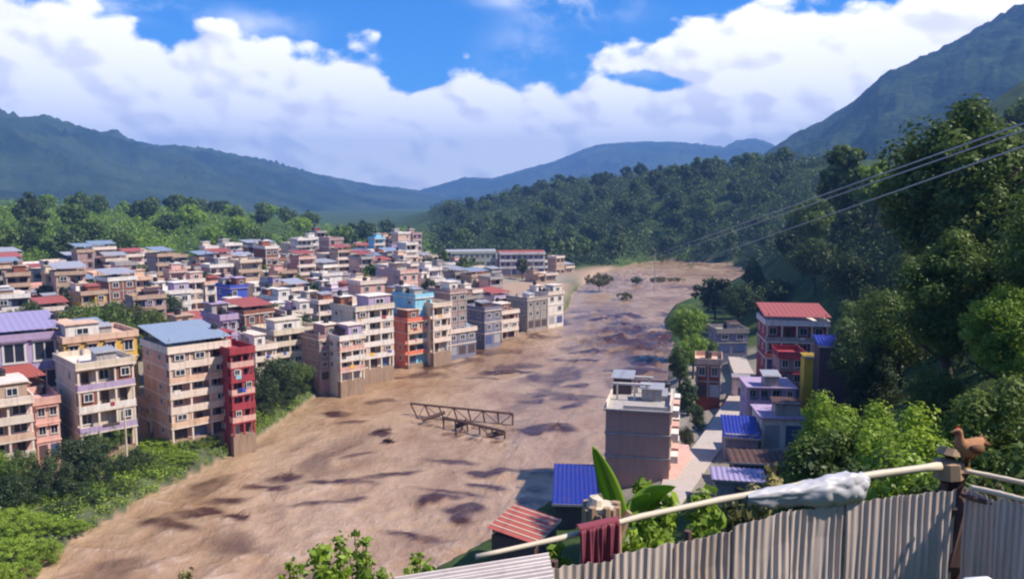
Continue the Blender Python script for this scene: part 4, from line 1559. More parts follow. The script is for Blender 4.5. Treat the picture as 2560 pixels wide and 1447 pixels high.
# ------------------------------------------------------------------ road on the right bank
def road():
    c = [(1640, 1262), (1690, 1200), (1740, 1130), (1790, 1065), (1838, 1000), (1858, 968), (1862, 935), (1850, 905), (1842, 880)]
    pts = [on(a, b, 5.0) for a, b in c]
    m = MB()
    L, Rr = [], []
    fine = []
    for k in range(len(pts) - 1):
        for s in range(6):
            fine.append(pts[k].lerp(pts[k + 1], s / 6))
    for k, p in enumerate(fine):
        a = fine[min(k + 1, len(fine) - 1)] - fine[max(k - 1, 0)]
        n = Vector((a.y, -a.x, 0)).normalized() * 2.0
        for q, lst in ((p - n, L), (p + n, Rr)):
            lst.append(Vector((q.x, q.y, 0)))
    vs = []
    for a, b in zip(L, Rr):
        z = max(tz1(a.x, a.y), tz1(b.x, b.y), tz1((a.x + b.x) / 2, (a.y + b.y) / 2)) + .12
        vs += [(a.x, a.y, z), (b.x, b.y, z), (a.x, a.y, z - 1.6), (b.x, b.y, z - 1.6)]
    fs = []
    for k in range(len(L) - 1):
        o = k * 4
        fs += [(o, o + 1, o + 5, o + 4), (o, o + 4, o + 6, o + 2), (o + 1, o + 3, o + 7, o + 5)]
    m.add(vs, fs)
    o = m.build("road", "pale_road")
    tag(o, kind="structure")


def forecourt():
    q = [on(a, b, 5.0) for a, b in ((1648, 1205), (1690, 1092), (1722, 1094), (1728, 1120), (1690, 1178), (1668, 1212))]
    z = max(tz1(p.x, p.y) for p in q) + .10
    n = len(q)
    m = MB()
    m.add([(p.x, p.y, z) for p in q] + [(p.x, p.y, z - 1.5) for p in q], [tuple(range(n))] + [(k, k + n, (k + 1) % n + n, (k + 1) % n) for k in range(n)])
    tag(m.build("forecourt_pavement", "pink"), kind="structure")


road()
forecourt()


# ------------------------------------------------------------------ wrecked truss bridge in the flood
def bridge():
    R = empty("truss_bridge", on(1160, 1060, 0.0))
    inv = Matrix.Translation(-R.location)
    tag(R, "wrecked rusty steel truss bridge lying in the muddy flood", "bridge")

    def bar(name, a, b, r):
        m = MB()
        m.tube([inv @ a, inv @ ((a + b) / 2), inv @ b], r, 4)
        return m.build(name, "steel_rust", R)

    n = 7
    Ta, Tb = on(1026, 1008, 2.0), on(1282, 1034, 1.7)
    Ba, Bb = on(1045, 1046, -.15), on(1282, 1064, -.35)
    ta = [Ta.lerp(Tb, k / n) for k in range(n + 1)]
    ba = [Ba.lerp(Bb, k / n) for k in range(n + 1)]
    for k in range(n):
        bar("top_chord", ta[k], ta[k + 1], .21)
        bar("bottom_chord", ba[k], ba[k + 1], .24)
        bar("diagonal", ta[k] if k % 2 else ba[k], ba[k + 1] if k % 2 else ta[k + 1], .09)
    for k in range(n + 1):
        bar("post", ta[k], ba[k], .16)
    Ta, Tb = on(1108, 1043, 1.7), on(1262, 1078, 1.3)
    Ba, Bb = on(1110, 1074, -.4), on(1262, 1100, -.6)
    tb = [Ta.lerp(Tb, k / 5) for k in range(6)]
    bb = [Ba.lerp(Bb, k / 5) for k in range(6)]
    for k in range(5):
        bar("top_chord", tb[k], tb[k + 1], .25)
        bar("bottom_chord", bb[k], bb[k + 1], .2)
        if k % 2:
            bar("diagonal", tb[k], bb[k + 1], .09)
    for k in range(6):
        bar("post", tb[k], bb[k], .15)
        bar("cross_beam", bb[k], ba[min(k + 2, n)], .14)
    bar("loose_girder", on(1056, 1050, .6), on(1112, 1030, 1.6), .35)
    bar("loose_girder", on(1140, 1066, .5), on(1168, 1052, 1.6), .45)
    bar("loose_girder", on(1216, 1090, .2), on(1258, 1080, .8), .5)


bridge()


def driftwood(px, py, L, ang, label, seed):
    c = on(px, py, 0.15)
    R = empty("driftwood_log", c, math.radians(ang))
    rnd = random.Random(seed)
    m = MB()
    m.tube([(-L / 2, 0, -.1), (-L * .2, .1, .12), (L * .2, -.08, .18), (L / 2, .05, .02)], [.16, .24, .22, .10], 7)
    m.build("trunk", "wood_dark", R)
    for q in range(3):
        x = rnd.uniform(-.3, .4) * L
        m = MB()
        m.tube([(x, 0, .12), (x + rnd.uniform(.2, .6), rnd.uniform(-.7, .7), .5), (x + rnd.uniform(.4, 1.0), rnd.uniform(-1, 1), rnd.uniform(.5, .9))], [.09, .06, .02], 5)
        m.build("branch", "wood_dark", R)
    tag(R, label, "log", "driftwood in the flood")


for k_, a_ in enumerate([(956, 1076, 3.4, 20, "dark driftwood log drifting left of the wrecked bridge"), (972, 1102, 2.4, -30, "small driftwood log just below the one left of the bridge"),
                         (590, 1294, 3.2, 10, "driftwood log nearest the lower left bank"), (714, 1190, 3.0, 60, "driftwood log in the reach below the tall pink house"),
                         (1262, 932, 5.5, 25, "long dark driftwood trunk upstream of the bridge"), (1388, 1064, 4.0, 35, "driftwood trunk between the bridge and the brown block"),
                         (1150, 1076, 3.0, 70, "driftwood caught against the wrecked bridge")]):
    driftwood(*a_, seed=k_)

# ------------------------------------------------------------------ bushes and trees of the left bank
GB = "bushes along the left bank"
LB = [(55, 1118, 101, 150, "bush", "leaf_mid"), (20, 1180, 96, 140, "bush", "leaf_dark"), (120, 1140, 100, 150, "bush", "leaf_dark"), (200, 1085, 108, 150, "broad", "leaf_dark"),
      (262, 1058, 116, 120, "broad", "leaf_mid"), (240, 1130, 105, 140, "bush", "leaf_dark"), (335, 1118, 110, 120, "bush", "leaf_dark"), (400, 1095, 120, 150, "bush", "leaf_lime"),
      (460, 1105, 120, 110, "bush", "leaf_mid"), (370, 1165, 111, 130, "bush", "leaf_mid"), (450, 1150, 115, 110, "bush", "leaf_bright"), (520, 1120, 123, 90, "bush", "leaf_mid"),
      (560, 1105, 127, 70, "bush", "leaf_bright"), (610, 1085, 132, 60, "bush", "leaf_mid"), (150, 1260, 95, 130, "bush", "leaf_dark"), (230, 1240, 99, 120, "bush", "leaf_dark"),
      (300, 1215, 103, 110, "bush", "leaf_mid"), (80, 1285, 89, 170, "bush", "leaf_lime"), (10, 1270, 90, 170, "bush", "leaf_lime"), (170, 1300, 91, 110, "bush", "leaf_lime"),
      (30, 1340, 83, 170, "bush", "leaf_lime"), (110, 1345, 85, 120, "bush", "leaf_lime"), (-40, 1300, 85, 170, "bush", "leaf_bright"), (0, 1405, 79, 140, "bush", "leaf_lime"),
      (60, 1395, 81, 100, "bush", "leaf_bright"), (200, 1200, 101, 120, "bush", "leaf_dark"), (0, 1120, 101, 130, "bush", "leaf_bright"),
      (690, 885, 147, 120, "broad", "leaf_dark"), (740, 900, 157, 110, "broad", "leaf_mid"), (665, 930, 143, 100, "bush", "leaf_dark"), (715, 955, 152, 110, "bush", "leaf_dark"),
      (775, 925, 165, 80, "bush", "leaf_mid"), (660, 1000, 140, 70, "bush", "leaf_dark"), (800, 940, 170, 60, "bush", "leaf_mid"), (700, 1000, 148, 80, "bush", "leaf_dark"), (750, 975, 159, 70, "bush", "leaf_dark"),
      (930, 905, 190, 60, "bush", "leaf_olive"), (960, 895, 196, 50, "bush", "leaf_mid"), (990, 892, 200, 40, "bush", "leaf_olive"), (640, 1060, 136, 50, "bush", "leaf_mid")]
spots = {"leaf_lime": "lime green", "leaf_bright": "bright green", "leaf_mid": "mid green", "leaf_dark": "dark green", "leaf_olive": "olive green"}
for a_ in LB:
    zone = "below the pink house by the picture's left edge" if a_[0] < 220 else ("below the tall pink house" if a_[0] < 640 else ("on the shady bank below the grey green house" if a_[0] < 850 else "at the waterside below the long cream house"))
    kind_ = "bush" if a_[4] == "bush" else "tree"
    tree_px(*a_, label="%s %s %s" % (spots[a_[5]], kind_, zone), group=GB, name="riverside_" + kind_, cat=kind_, hmin=1.5)

# flooded trees by the bend
for a_ in [(1498, 680, 350, 70, "broad", "leaf_olive", "round olive tree standing in the flood at the bend"), (1590, 690, 372, 34, "broad", "leaf_dark", "small dark tree on the sandbank"),
           (1562, 728, 322, 52, "bush", "leaf_olive", "half drowned olive bush in the flood"), (1650, 690, 390, 70, "bush", "leaf_olive", "pale scrub on the sandbank"),
           (1690, 695, 395, 50, "bush", "leaf_olive", "second pale scrub further along the sandbank"),
           (1790, 690, 250, 120, "broad", "leaf_dark", "broad dark tree on the right bank before the sandbank"), (1885, 645, 245, 90, "cone", "leaf_dark", "pointed dark tree right of the sandbank"),
           (1850, 700, 225, 110, "broad", "leaf_dark", "dark round tree below the pointed one"), (1930, 690, 230, 110, "broad", "leaf_dark", "dark tree above the red house"),
           (1720, 755, 195, 100, "broad", "leaf_bright", "sunlit green tree at the right bank's bend"), (1735, 830, 170, 80, "broad", "leaf_bright", "bright leafy tree beside the grey roadside house"),
           (1700, 860, 160, 60, "tall", "leaf_mid", "slim tree leaning over the river behind the brown block"), (1770, 840, 175, 60, "broad", "leaf_mid", "green tree by the grey roadside house's left"),
           (1720, 940, 140, 60, "bush", "leaf_dark", "dark shrub between the brown block and the rust house"), (1745, 1010, 128, 60, "bush", "leaf_dark", "dark scrub along the road's left verge"),
           (1715, 1060, 119, 50, "bush", "leaf_olive", "olive scrub beside the road opposite the blue stall"),
           (1440, 588, 480, 120, "broad", "leaf_mid", "big round green tree at the foot of the far slope"), (1540, 588, 500, 70, "tall", "leaf_mid", "pale green tall tree at the foot of the dark spur"),
           (1400, 625, 460, 90, "broad", "leaf_dark", "dark round tree beside the lavender school")]:
    tree_px(*a_, group="trees by the river bend")


# ------------------------------------------------------------------ woods: every tree one can tell apart is its own
def wood(n, reg, size, wid, kinds, mats, labels, group, seed, sep=.55, keep=None, marks=(), where=("low on the slope", "halfway up the slope", "high on the slope")):
    rnd = random.Random(seed)
    done = []
    tries = 0
    while len(done) < n and tries < n * 60:
        tries += 1
        u = rnd.uniform(reg[0], reg[1])
        D = math.exp(rnd.uniform(math.log(reg[2]), math.log(reg[3])))
        X, Y = u * D, D
        h = rnd.uniform(*size)
        w = h * rnd.uniform(*wid)
        if keep and not keep(u, D):
            continue
        if any((X - a) ** 2 + (Y - b) ** 2 < ((w + c) * sep) ** 2 for a, b, c in done):
            continue
        if poly_sd(RIVER, X, Y) < 4 or any((X - a) ** 2 + (Y - b) ** 2 < (c + w * .4) ** 2 for a, b, c, _ in BLD):
            continue
        done.append((X, Y, w))
        k = rnd.randrange(len(mats))
        kd = rnd.choice(kinds)
        px = 1280 + FPX * u
        mark = [m for x, m in marks if px < x][0]
        f = math.log(D / reg[2]) / math.log(reg[3] / reg[2])
        lab = "%s %s %s %s" % (labels[k], {"broad": "round tree", "tall": "slim tree", "cone": "pointed tree", "bush": "bushy tree"}[kd], where[min(2, int(f * 3))], mark)
        tree(X, Y, h, w, kd, mats[k], lab, group)
    return len(done)


wood(60, (-.75, -.12, 300, 700), (13, 19), (.75, 1.05), ["broad", "broad", "tall"], ["leaf_mid", "leaf_bright", "leaf_dark"],
     ["mid green", "bright sunlit", "dark green"], "trees of the belt behind the town", 3,
     marks=[(60, "at the picture's left edge behind town"), (160, "behind the broad pink house"), (310, "behind the white tower house"), (430, "behind the slim pink tower"), (560, "behind the narrow ochre house"), (720, "behind the brick tower house"), (9999, "behind the town's far end")], where=("in the front", "in the middle", "at the back"),
     keep=lambda u, D: poly_sd(TOWN, u * D, D) > 8 and D < 620 + (u + .6) * 200)
wood(95, (-.08, .34, 470, 880), (13, 19), (.75, 1.05), ["broad", "broad", "tall", "cone"], ["leaf_dark", "leaf_dark", "leaf_mid"],  # mostly dark leaves, standing in for the slope's shade
     ["dark", "dark", "mid green"], "trees of the wooded spur", 4,
     marks=[(1180, "above the pale green school"), (1290, "above the school gap"), (1390, "above the lavender school"), (1500, "above the big round tree"), (1600, "above the pale tall tree"), (1700, "where the wires end"), (1800, "above the sandbank"), (1900, "above the pointed bank tree"), (9999, "right above the red house")],
     keep=lambda u, D: D > (520 - u * 320 if u < .3 else 425) and poly_sd(TOWN, u * D, D) > 10)
wood(62, (.33, .70, 170, 440), (10, 16), (.7, 1.0), ["broad", "broad", "tall"], ["leaf_dark", "leaf_mid", "leaf_mid"],
     ["dark", "mid green", "mid green"], "trees of the steep slope", 6,
     marks=[(2010, "straight above the red house"), (2110, "right of the red house"), (2210, "under the sunlit round tree"), (2330, "left of the tallest sunlit tree"), (2480, "behind the tallest sunlit tree"), (9999, "at the picture's right edge")],
     keep=lambda u, D: u > .34 + max(0, (220 - D)) * .0012)
wood(36, (.44, .72, 42, 165), (7, 12), (.75, 1.1), ["broad", "broad", "bush"], ["leaf_mid", "leaf_dark", "leaf_mid"],
     ["mid green", "dark", "mid green"], "trees of the near slope", 9,
     marks=[(2200, "right of the yellow store"), (2300, "above the bright leafy bushes"), (2420, "below the tallest sunlit tree"), (2520, "above the hedge bush"), (9999, "at the picture's right edge")], where=("close by", "midway off", "farther off"),
     keep=lambda u, D: u - 6.5 / D > .385 and tz1(u * D, D) + 9 < CAMZ + (.02 if u < .52 else .13) * D)


def leaf_mass(name, label, n, per, pos, rad, leafk, mat, seed, lift=.3):
    """a far wood or thicket that reads as one mass of foliage"""
    rng = np.random.default_rng(seed)
    X, Y = np.zeros(0), np.zeros(0)
    while len(X) < n:
        x, y, ok = pos(rng, n * 2)
        X, Y = np.concatenate([X, x[ok]]), np.concatenate([Y, y[ok]])
    X, Y = X[:n], Y[:n]
    rs = rng.uniform(rad[0], rad[1], n)
    cs = np.stack([X, Y, tz(X, Y) + rs * lift], -1)
    V, F, tn = leaf_cloud(cs, rs, per, 1.0, rng, .05, .5)
    sz = np.repeat(rs, per) * leafk
    V = V.reshape(-1, 4, 3)
    m = V.mean(1, keepdims=True)
    V = (m + (V - m) * sz[:, None, None]).reshape(-1, 3)
    tag(link(name, leaf_mesh(name, V, F, tn, mat)), label, "woodland", kind="stuff")


def _pos(u0, u1, d0, d1, ok):
    def f(rng, m):
        u = rng.uniform(u0, u1, m)
        D = np.exp(rng.uniform(math.log(d0), math.log(d1), m))
        return u * D, D, ok(u, D)
    return f


def _bank(rng, m):
    Y = rng.uniform(74, 200, m)
    X = rng.uniform(-75, -30, m)
    q = poly_sd(RIVER, X, Y)
    ok = (q > .3) & (q < 13)
    for a, b, c, _ in BLD:
        ok &= (X - a) ** 2 + (Y - b) ** 2 > (c * .85) ** 2
    return X, Y, ok


leaf_mass("woodland", "dark woodland covering the spur beyond the river", 2600, 60,
          _pos(-.10, .40, 440, 1000, lambda u, D: (D > np.where(u < .3, 505 - u * 300, 415)) & (poly_sd(RIVER, u * D, D) > 5) & (poly_sd(TOWN, u * D, D) > 8)), (3.5, 8.0), .12, "leaf_dark", 71, .55)  # dark leaf colour stands in for shade on the spur
leaf_mass("woodland", "green woodland of the belt rising behind the town", 1300, 60, _pos(-.80, -.10, 295, 800, lambda u, D: poly_sd(TOWN, u * D, D) > 6), (3, 7), .12, "leaf_bright", 72, .5)
leaf_mass("woodland", "greener thicket patches among the spur's dark woods", 420, 60,
          _pos(-.08, .36, 470, 900, lambda u, D: (D > np.where(u < .3, 600 - u * 540, 430)) & (fbm(u * 22, D * .02, 2, 5) > .55)), (3.5, 7), .12, "leaf_mid", 75, .75)
leaf_mass("woodland", "dark woodland on the steep right-hand slope", 1500, 80, _pos(.34, .85, 130, 470, lambda u, D: u > .36 + np.maximum(0, 230 - D) * .0012), (2.0, 4.8), .10, "leaf_dark", 73, .6)
leaf_mass("bank_scrub", "low green scrub along the left river bank", 950, 80, _bank, (.5, 1.4), .13, "leaf_bright", 74, .4)
# the ones that stand out
for a_ in [(2420, 232, 74, 250, "broad", "leaf_mid", "tall sunlit tree standing highest against the blue mountain"), (2190, 395, 230, 130, "broad", "leaf_bright", "sunlit round tree left of the tallest one"),
           (2400, 560, 48, 210, "broad", "leaf_mid", "leafy tree crossed by the wires near the picture's right edge"), (2120, 345, 240, 120, "broad", "leaf_mid", "hazy green tree on the slope's skyline"),
           (2190, 850, 60, 130, "bush", "leaf_dark", "dark round bush right of the red house"), (2350, 890, 42, 190, "bush", "leaf_mid", "grey green bush on the near slope"),
           (2490, 905, 22, 240, "bush", "leaf_mid", "rounded sunlit hedge bush at the picture's right edge"), (2520, 700, 40, 150, "broad", "leaf_bright", "rounded sunlit tree above the hedge bush"),
           (2080, 965, 34, 160, "bush", "leaf_lime", "bright leafy bush right of the whitewashed house"), (2180, 985, 27, 190, "bush", "leaf_lime", "bright leafy bush before the dark slope"),
           (2290, 990, 22, 190, "bush", "leaf_lime", "bright leafy bush left of the hen"), (2060, 1040, 27, 150, "bush", "leaf_mid", "green bush under the whitewashed house"),
           (2500, 1040, 12, 170, "bush", "leaf_mid", "pale leafy bush right of the hen"), (2200, 1080, 18, 190, "bush", "leaf_dark", "dark bush behind the white wrapped bundle"),
           (2330, 1085, 15, 130, "bush", "leaf_bright", "green bush behind the corner post")]:
    tree_px(*a_, group="plants of the near slope")


def undergrowth():
    """leafy ground cover of the slopes, one uncountable mass"""
    rng = np.random.default_rng(3)
    cs, rs = [], []
    n = 0
    while n < 2600:
        u = rng.uniform(-.1, .85)
        D = math.exp(rng.uniform(math.log(14), math.log(330)))
        if u < .40 and D > 60:
            continue
        if u < .16 and D > 45:
            continue
        X, Y = u * D, D
        cs.append((X, Y, 0))
        rs.append(rng.uniform(.35, .8) * (0.5 + D / 55))
        n += 1
    cs = np.array(cs)
    cs[:, 2] = tz(cs[:, 0], cs[:, 1])
    V, F, tn = leaf_cloud(cs, rs, 26, 1.0, rng, .1, .4)
    # leaf size grows with the clump
    C = np.repeat(cs, 26, 0)
    s = np.repeat(np.array(rs), 26) * .20
    V = V.reshape(-1, 4, 3)
    m = V.mean(1, keepdims=True)
    V = (m + (V - m) * s[:, None, None]).reshape(-1, 3)
    o = link("undergrowth", leaf_mesh("undergrowth", V, F, tn, "leaf_dark"))
    tag(o, "dark leafy undergrowth covering the slopes between the trees", "undergrowth", kind="stuff")


undergrowth()


# ------------------------------------------------------------------ the foreground: fence, rail, plants, hen
def pz(px, py, Y):
    return at(px, py, Y)


def fence_line(name, label, top, nsheet, hgt, post_at):
    """top: list of points along the sheet tops"""
    R = empty(name, (top[0].x, top[0].y, top[0].z - hgt))
    inv = -R.location
    L = [0]
    for a, b in zip(top, top[1:]):
        L.append(L[-1] + (b - a).length)

    def P(s):
        s *= L[-1]
        for k in range(len(top) - 1):
            if s <= L[k + 1] or k == len(top) - 2:
                return top[k].lerp(top[k + 1], (s - L[k]) / (L[k + 1] - L[k]))
    rnd = random.Random(4)
    for q in range(nsheet):
        a, b = q / nsheet, (q + 1.03) / nsheet
        pa, pb = P(a), P(min(b, 1.0))
        d = (pb - pa)
        nrm = Vector((d.y, -d.x, 0)).normalized()
        off = .012 * (q % 2)
        drop = rnd.uniform(-.045, .03)
        tilt = rnd.uniform(-.05, .05)
        ribs = max(6, round(d.length / .078))
        m = MB()
        m.sheet(ribs * 6, 5, lambda s, t: pa + d * s + nrm * (off + .013 * (.75 + .9 * mnoise.noise((s * 5, t * 1.5, q * 3.1))) * math.sin(s * ribs * 2 * math.pi) + .03 * mnoise.noise((s * 1.8, t * 2.2, q * 1.7))) + Vector((0, 0, drop + (.02 * mnoise.noise((s * 9, q * 2.0, .5)) + (s - .5) * tilt) * t - (1 - t) * hgt)) + inv, .003)
        m.build("sheet", "tin_fence", R)
    for s in post_at:
        p = P(s)
        d = P(min(1, s + .01)) - P(max(0, s - .01))
        nrm = Vector((-d.y, d.x, 0)).normalized() * .06
        m = MB()
        m.tube([p + nrm + Vector((0, 0, -hgt - .3)) + inv, p + nrm + Vector((0, 0, .02)) + inv], .035, 6)
        m.build("post", "wood_dark", R)
    m = MB()
    m.tube([P(k / 12) + Vector((0, .05, -.10)) + inv for k in range(13)], .025, 6)
    m.build("batten", "wood_dark", R)
    tag(R, label, "fence")
    return R


CORN = pz(2392, 1212, 7.75)
fence_line("sheet_fence", "weathered grey corrugated sheet fence below the bamboo rail", [pz(1372, 1418, 6.25), pz(1560, 1378, 6.6), pz(1760, 1330, 6.95), pz(2000, 1280, 7.3), pz(2200, 1243, 7.6), CORN], 7, 1.5, (.02, .33, .66, .98))
fence_line("sheet_fence", "corrugated sheet fence turning right behind the corner post", [CORN + Vector((.06, -.05, 0)), pz(2440, 1226, 7.55), pz(2560, 1253, 7.3), pz(2700, 1290, 6.9)], 3, 1.5, (.5, .98))


def rail(name, label, pts, r0, r1, mat="bamboo_pale", bow=0):
    m = MB()
    base = pts[0]
    n = 24
    L = []
    for k in range(n + 1):
        s = k / n * (len(pts) - 1)
        i = min(int(s), len(pts) - 2)
        L.append(pts[i].lerp(pts[i + 1], s - i) - base)
    m.tube(L, [(r0 + (r1 - r0) * k / n) * (1.12 if k % 4 == 0 else 1.0) for k in range(n + 1)], 10)
    o = m.build(name, mat, None, True, base)
    tag(o, label, "rail")
    return o


rail("bamboo_rail", "long pale bamboo rail running up to the corner post", [pz(1190, 1391, 6.2), pz(1400, 1345, 6.5), pz(1600, 1291, 6.85), pz(1800, 1249, 7.15), pz(2000, 1213, 7.4), pz(2200, 1184, 7.65), pz(2350, 1164, 7.8)], .020, .040)
rail("bamboo_rail", "thin upper rail right of the corner post", [pz(2385, 1171, 7.85), pz(2470, 1187, 7.75), pz(2560, 1206, 7.6), pz(2720, 1245, 7.4)], .024, .024)
rail("bamboo_rail", "thin lower rail along the right-hand fence top", [pz(2425, 1217, 7.58), pz(2500, 1233, 7.4), pz(2560, 1249, 7.26), pz(2720, 1290, 6.9)], .026, .026)


def corner_post():
    c = pz(2385, 1165, 7.9)
    R = empty("corner_post", (c.x, c.y, c.z - 1.6))
    m = MB()
    m.tube([(0, 0, -.2), (.01, 0, .6), (-.01, .01, 1.2), (0, 0, 1.58)], [.19, .175, .17, .16], 9)
    m.build("shaft", "wood_dark", R)
    m = MB()
    m.tube([(-.07, -.03, 1.50), (-.08, -.03, 1.66), (-.075, -.03, 1.74), (-.06, -.02, 1.80)], [.15, .14, .12, .09], 9)
    m.tube([(.05, -.05, 1.55), (.06, -.05, 1.74), (.05, -.05, 1.86)], [.05, .045, .03], 7)
    m.build("stump_top", "wood_tan", R)
    tag(R, "dark wooden corner post with a split tan top beside the hen", "post")


corner_post()


def white_bundle():
    """pale plastic sheet wrapped round the rail"""
    base = pz(2040, 1210, 7.42)
    pts = [pz(1868, 1242, 7.2), pz(1925, 1233, 7.28), pz(1990, 1224, 7.36), pz(2060, 1212, 7.42), pz(2120, 1203, 7.5), pz(2158, 1200, 7.56), pz(2172, 1197, 7.58)]
    rad = [.035, .075, .085, .115, .13, .10, .03]
    n = 44
    rng = random.Random(2)
    vs, fs = [], []
    seg = 12
    rows = []
    for k in range(len(pts) - 1):
        for s in range(seg):
            f = s / seg
            rows.append((pts[k].lerp(pts[k + 1], f), rad[k] * (1 - f) + rad[k + 1] * f))
    rows.append((pts[-1], rad[-1]))
    for k, (p, r) in enumerate(rows):
        for j in range(n):
            a = 2 * math.pi * j / n
            q = Vector((k * .055, math.cos(a) * .75, math.sin(a) * .75))
            f1 = abs(mnoise.noise(q * 1.3)) + .50 * abs(mnoise.noise(q * 3.4 + Vector((3, 1, 7)))) + .10 * abs(mnoise.noise(q * 7))
            w = .88 + .46 * f1 + .18 * mnoise.noise(q * 1.1 + Vector((9, 2, 4)))
            sag = -.05 * max(0, -math.sin(a)) * (r / .1)
            vs.append(p - base + Vector((0, math.cos(a) * r * w, math.sin(a) * r * w * .95 + sag - r * .25)))
    for k in range(len(rows) - 1):
        for j in range(n):
            fs.append((k * n + j, k * n + (j + 1) % n, (k + 1) * n + (j + 1) % n, (k + 1) * n + j))
    m = MB()
    m.add(vs, fs)
    o = m.build("white_bundle", "tarp_white", None, True, base)
    tag(o, "crumpled white plastic sheet wrapped round the bamboo rail", "plastic sheet")


white_bundle()


def hung_cloth():
    a, b = pz(1442, 1326, 6.50), pz(1542, 1304, 6.66)
    base = a.copy()
    d = b - a
    nrm = Vector((d.y, -d.x, 0)).normalized()
    m = MB()

    def f(s, t):
        pleat = .022 * math.sin(s * 26 + t * 1.5) + .012 * math.sin(s * 61)
        return (d * (s * (1 - .05 * t) + .02 * t)) + nrm * (.05 + pleat * (.4 + .6 * t)) + Vector((0, 0, .02 - t * (.36 + .03 * math.sin(s * 9))))
    m.sheet(60, 10, f, .006)

    def g(s, t):
        an = math.pi * t
        return d * s + nrm * (.045 * math.cos(an)) + Vector((0, 0, .02 + .03 * math.sin(an)))
    m.sheet(30, 6, g, .004)
    o = m.build("hung_cloth", "cloth_maroon", None, True, base)
    tag(o, "maroon cloth hanging in folds over the bamboo rail", "cloth")


hung_cloth()


def stump():
    c = pz(1503, 1290, 7.6)
    R = empty("cut_stump", (c.x, c.y, c.z - 1.0))
    rng = random.Random(8)
    m = MB()
    n = 14
    for k in range(n):
        a0, a1 = 2 * math.pi * k / n, 2 * math.pi * (k + 1) / n
        r = .165 + rng.uniform(-.018, .018)
        top = 1.10 + rng.uniform(-.03, .05)
        m.tube([(math.cos(a0) * r * 1.25, math.sin(a0) * r * 1.25, -.4), (math.cos(a0) * r * 1.05, math.sin(a0) * r * 1.05, .6), (math.cos(a0) * r, math.sin(a0) * r, top)], [.06, .05, .038], 6)
    m.tube([(0, 0, -.4), (0, 0, 1.08)], [.2, .16], 12)
    m.tube([(.15, .0, .75), (.25, .02, .98), (.28, .02, 1.04)], [.06, .045, .035], 7)
    m.build("stem", "wood_tan", R)
    m = MB()
    m.tube([(0, 0, 1.07), (0, 0, 1.12)], [.15, .145], 14)
    m.tube([(-.06, 0, 1.10), (-.05, 0, 1.19), (-.03, 0, 1.21)], [.09, .07, .02], 9)
    m.build("cut_face", "bamboo_pale", R)
    tag(R, "tan rounded stump with a whitish top behind the maroon cloth", "stump")


stump()


def tin_awning():
    """pale ribbed roof sheets at the bottom of the picture"""
    R = empty("tin_awning", pz(1190, 1430, 5.9))
    A, B = pz(985, 1446, 5.75), pz(1372, 1384, 6.30)
    c, d_ = pz(1020, 1560, 5.3), pz(1395, 1500, 5.75)
    for q in range(4):
        t0, t1 = q / 4, (q + 1.04) / 4
        m = MB()

        def f(s, t, t0=t0, t1=t1, q=q):
            tt = t0 + (t1 - t0) * s
            l = A.lerp(c, tt)
            r = B.lerp(d_, tt)
            p = l.lerp(r, t) - R.location
            ph = s * 3
            return p + Vector((0, 0, .022 * max(0, math.sin(ph * 2 * math.pi)) + .006 * (q % 2)))
        m.sheet(36, 1, f, .004)
        m.build("sheet", "tin_pale", R)
    m = MB()
    for p in (A.lerp(B, .08), A.lerp(B, .92)):
        m.tube([p + Vector((0, -.08, -.03)) - R.location, p + Vector((0, -.08, -2.2)) - R.location], .04, 6)
    m.build("support", "wood_dark", R)
    tag(R, "pale ribbed tin awning at the bamboo rail's lower end", "awning")


tin_awning()


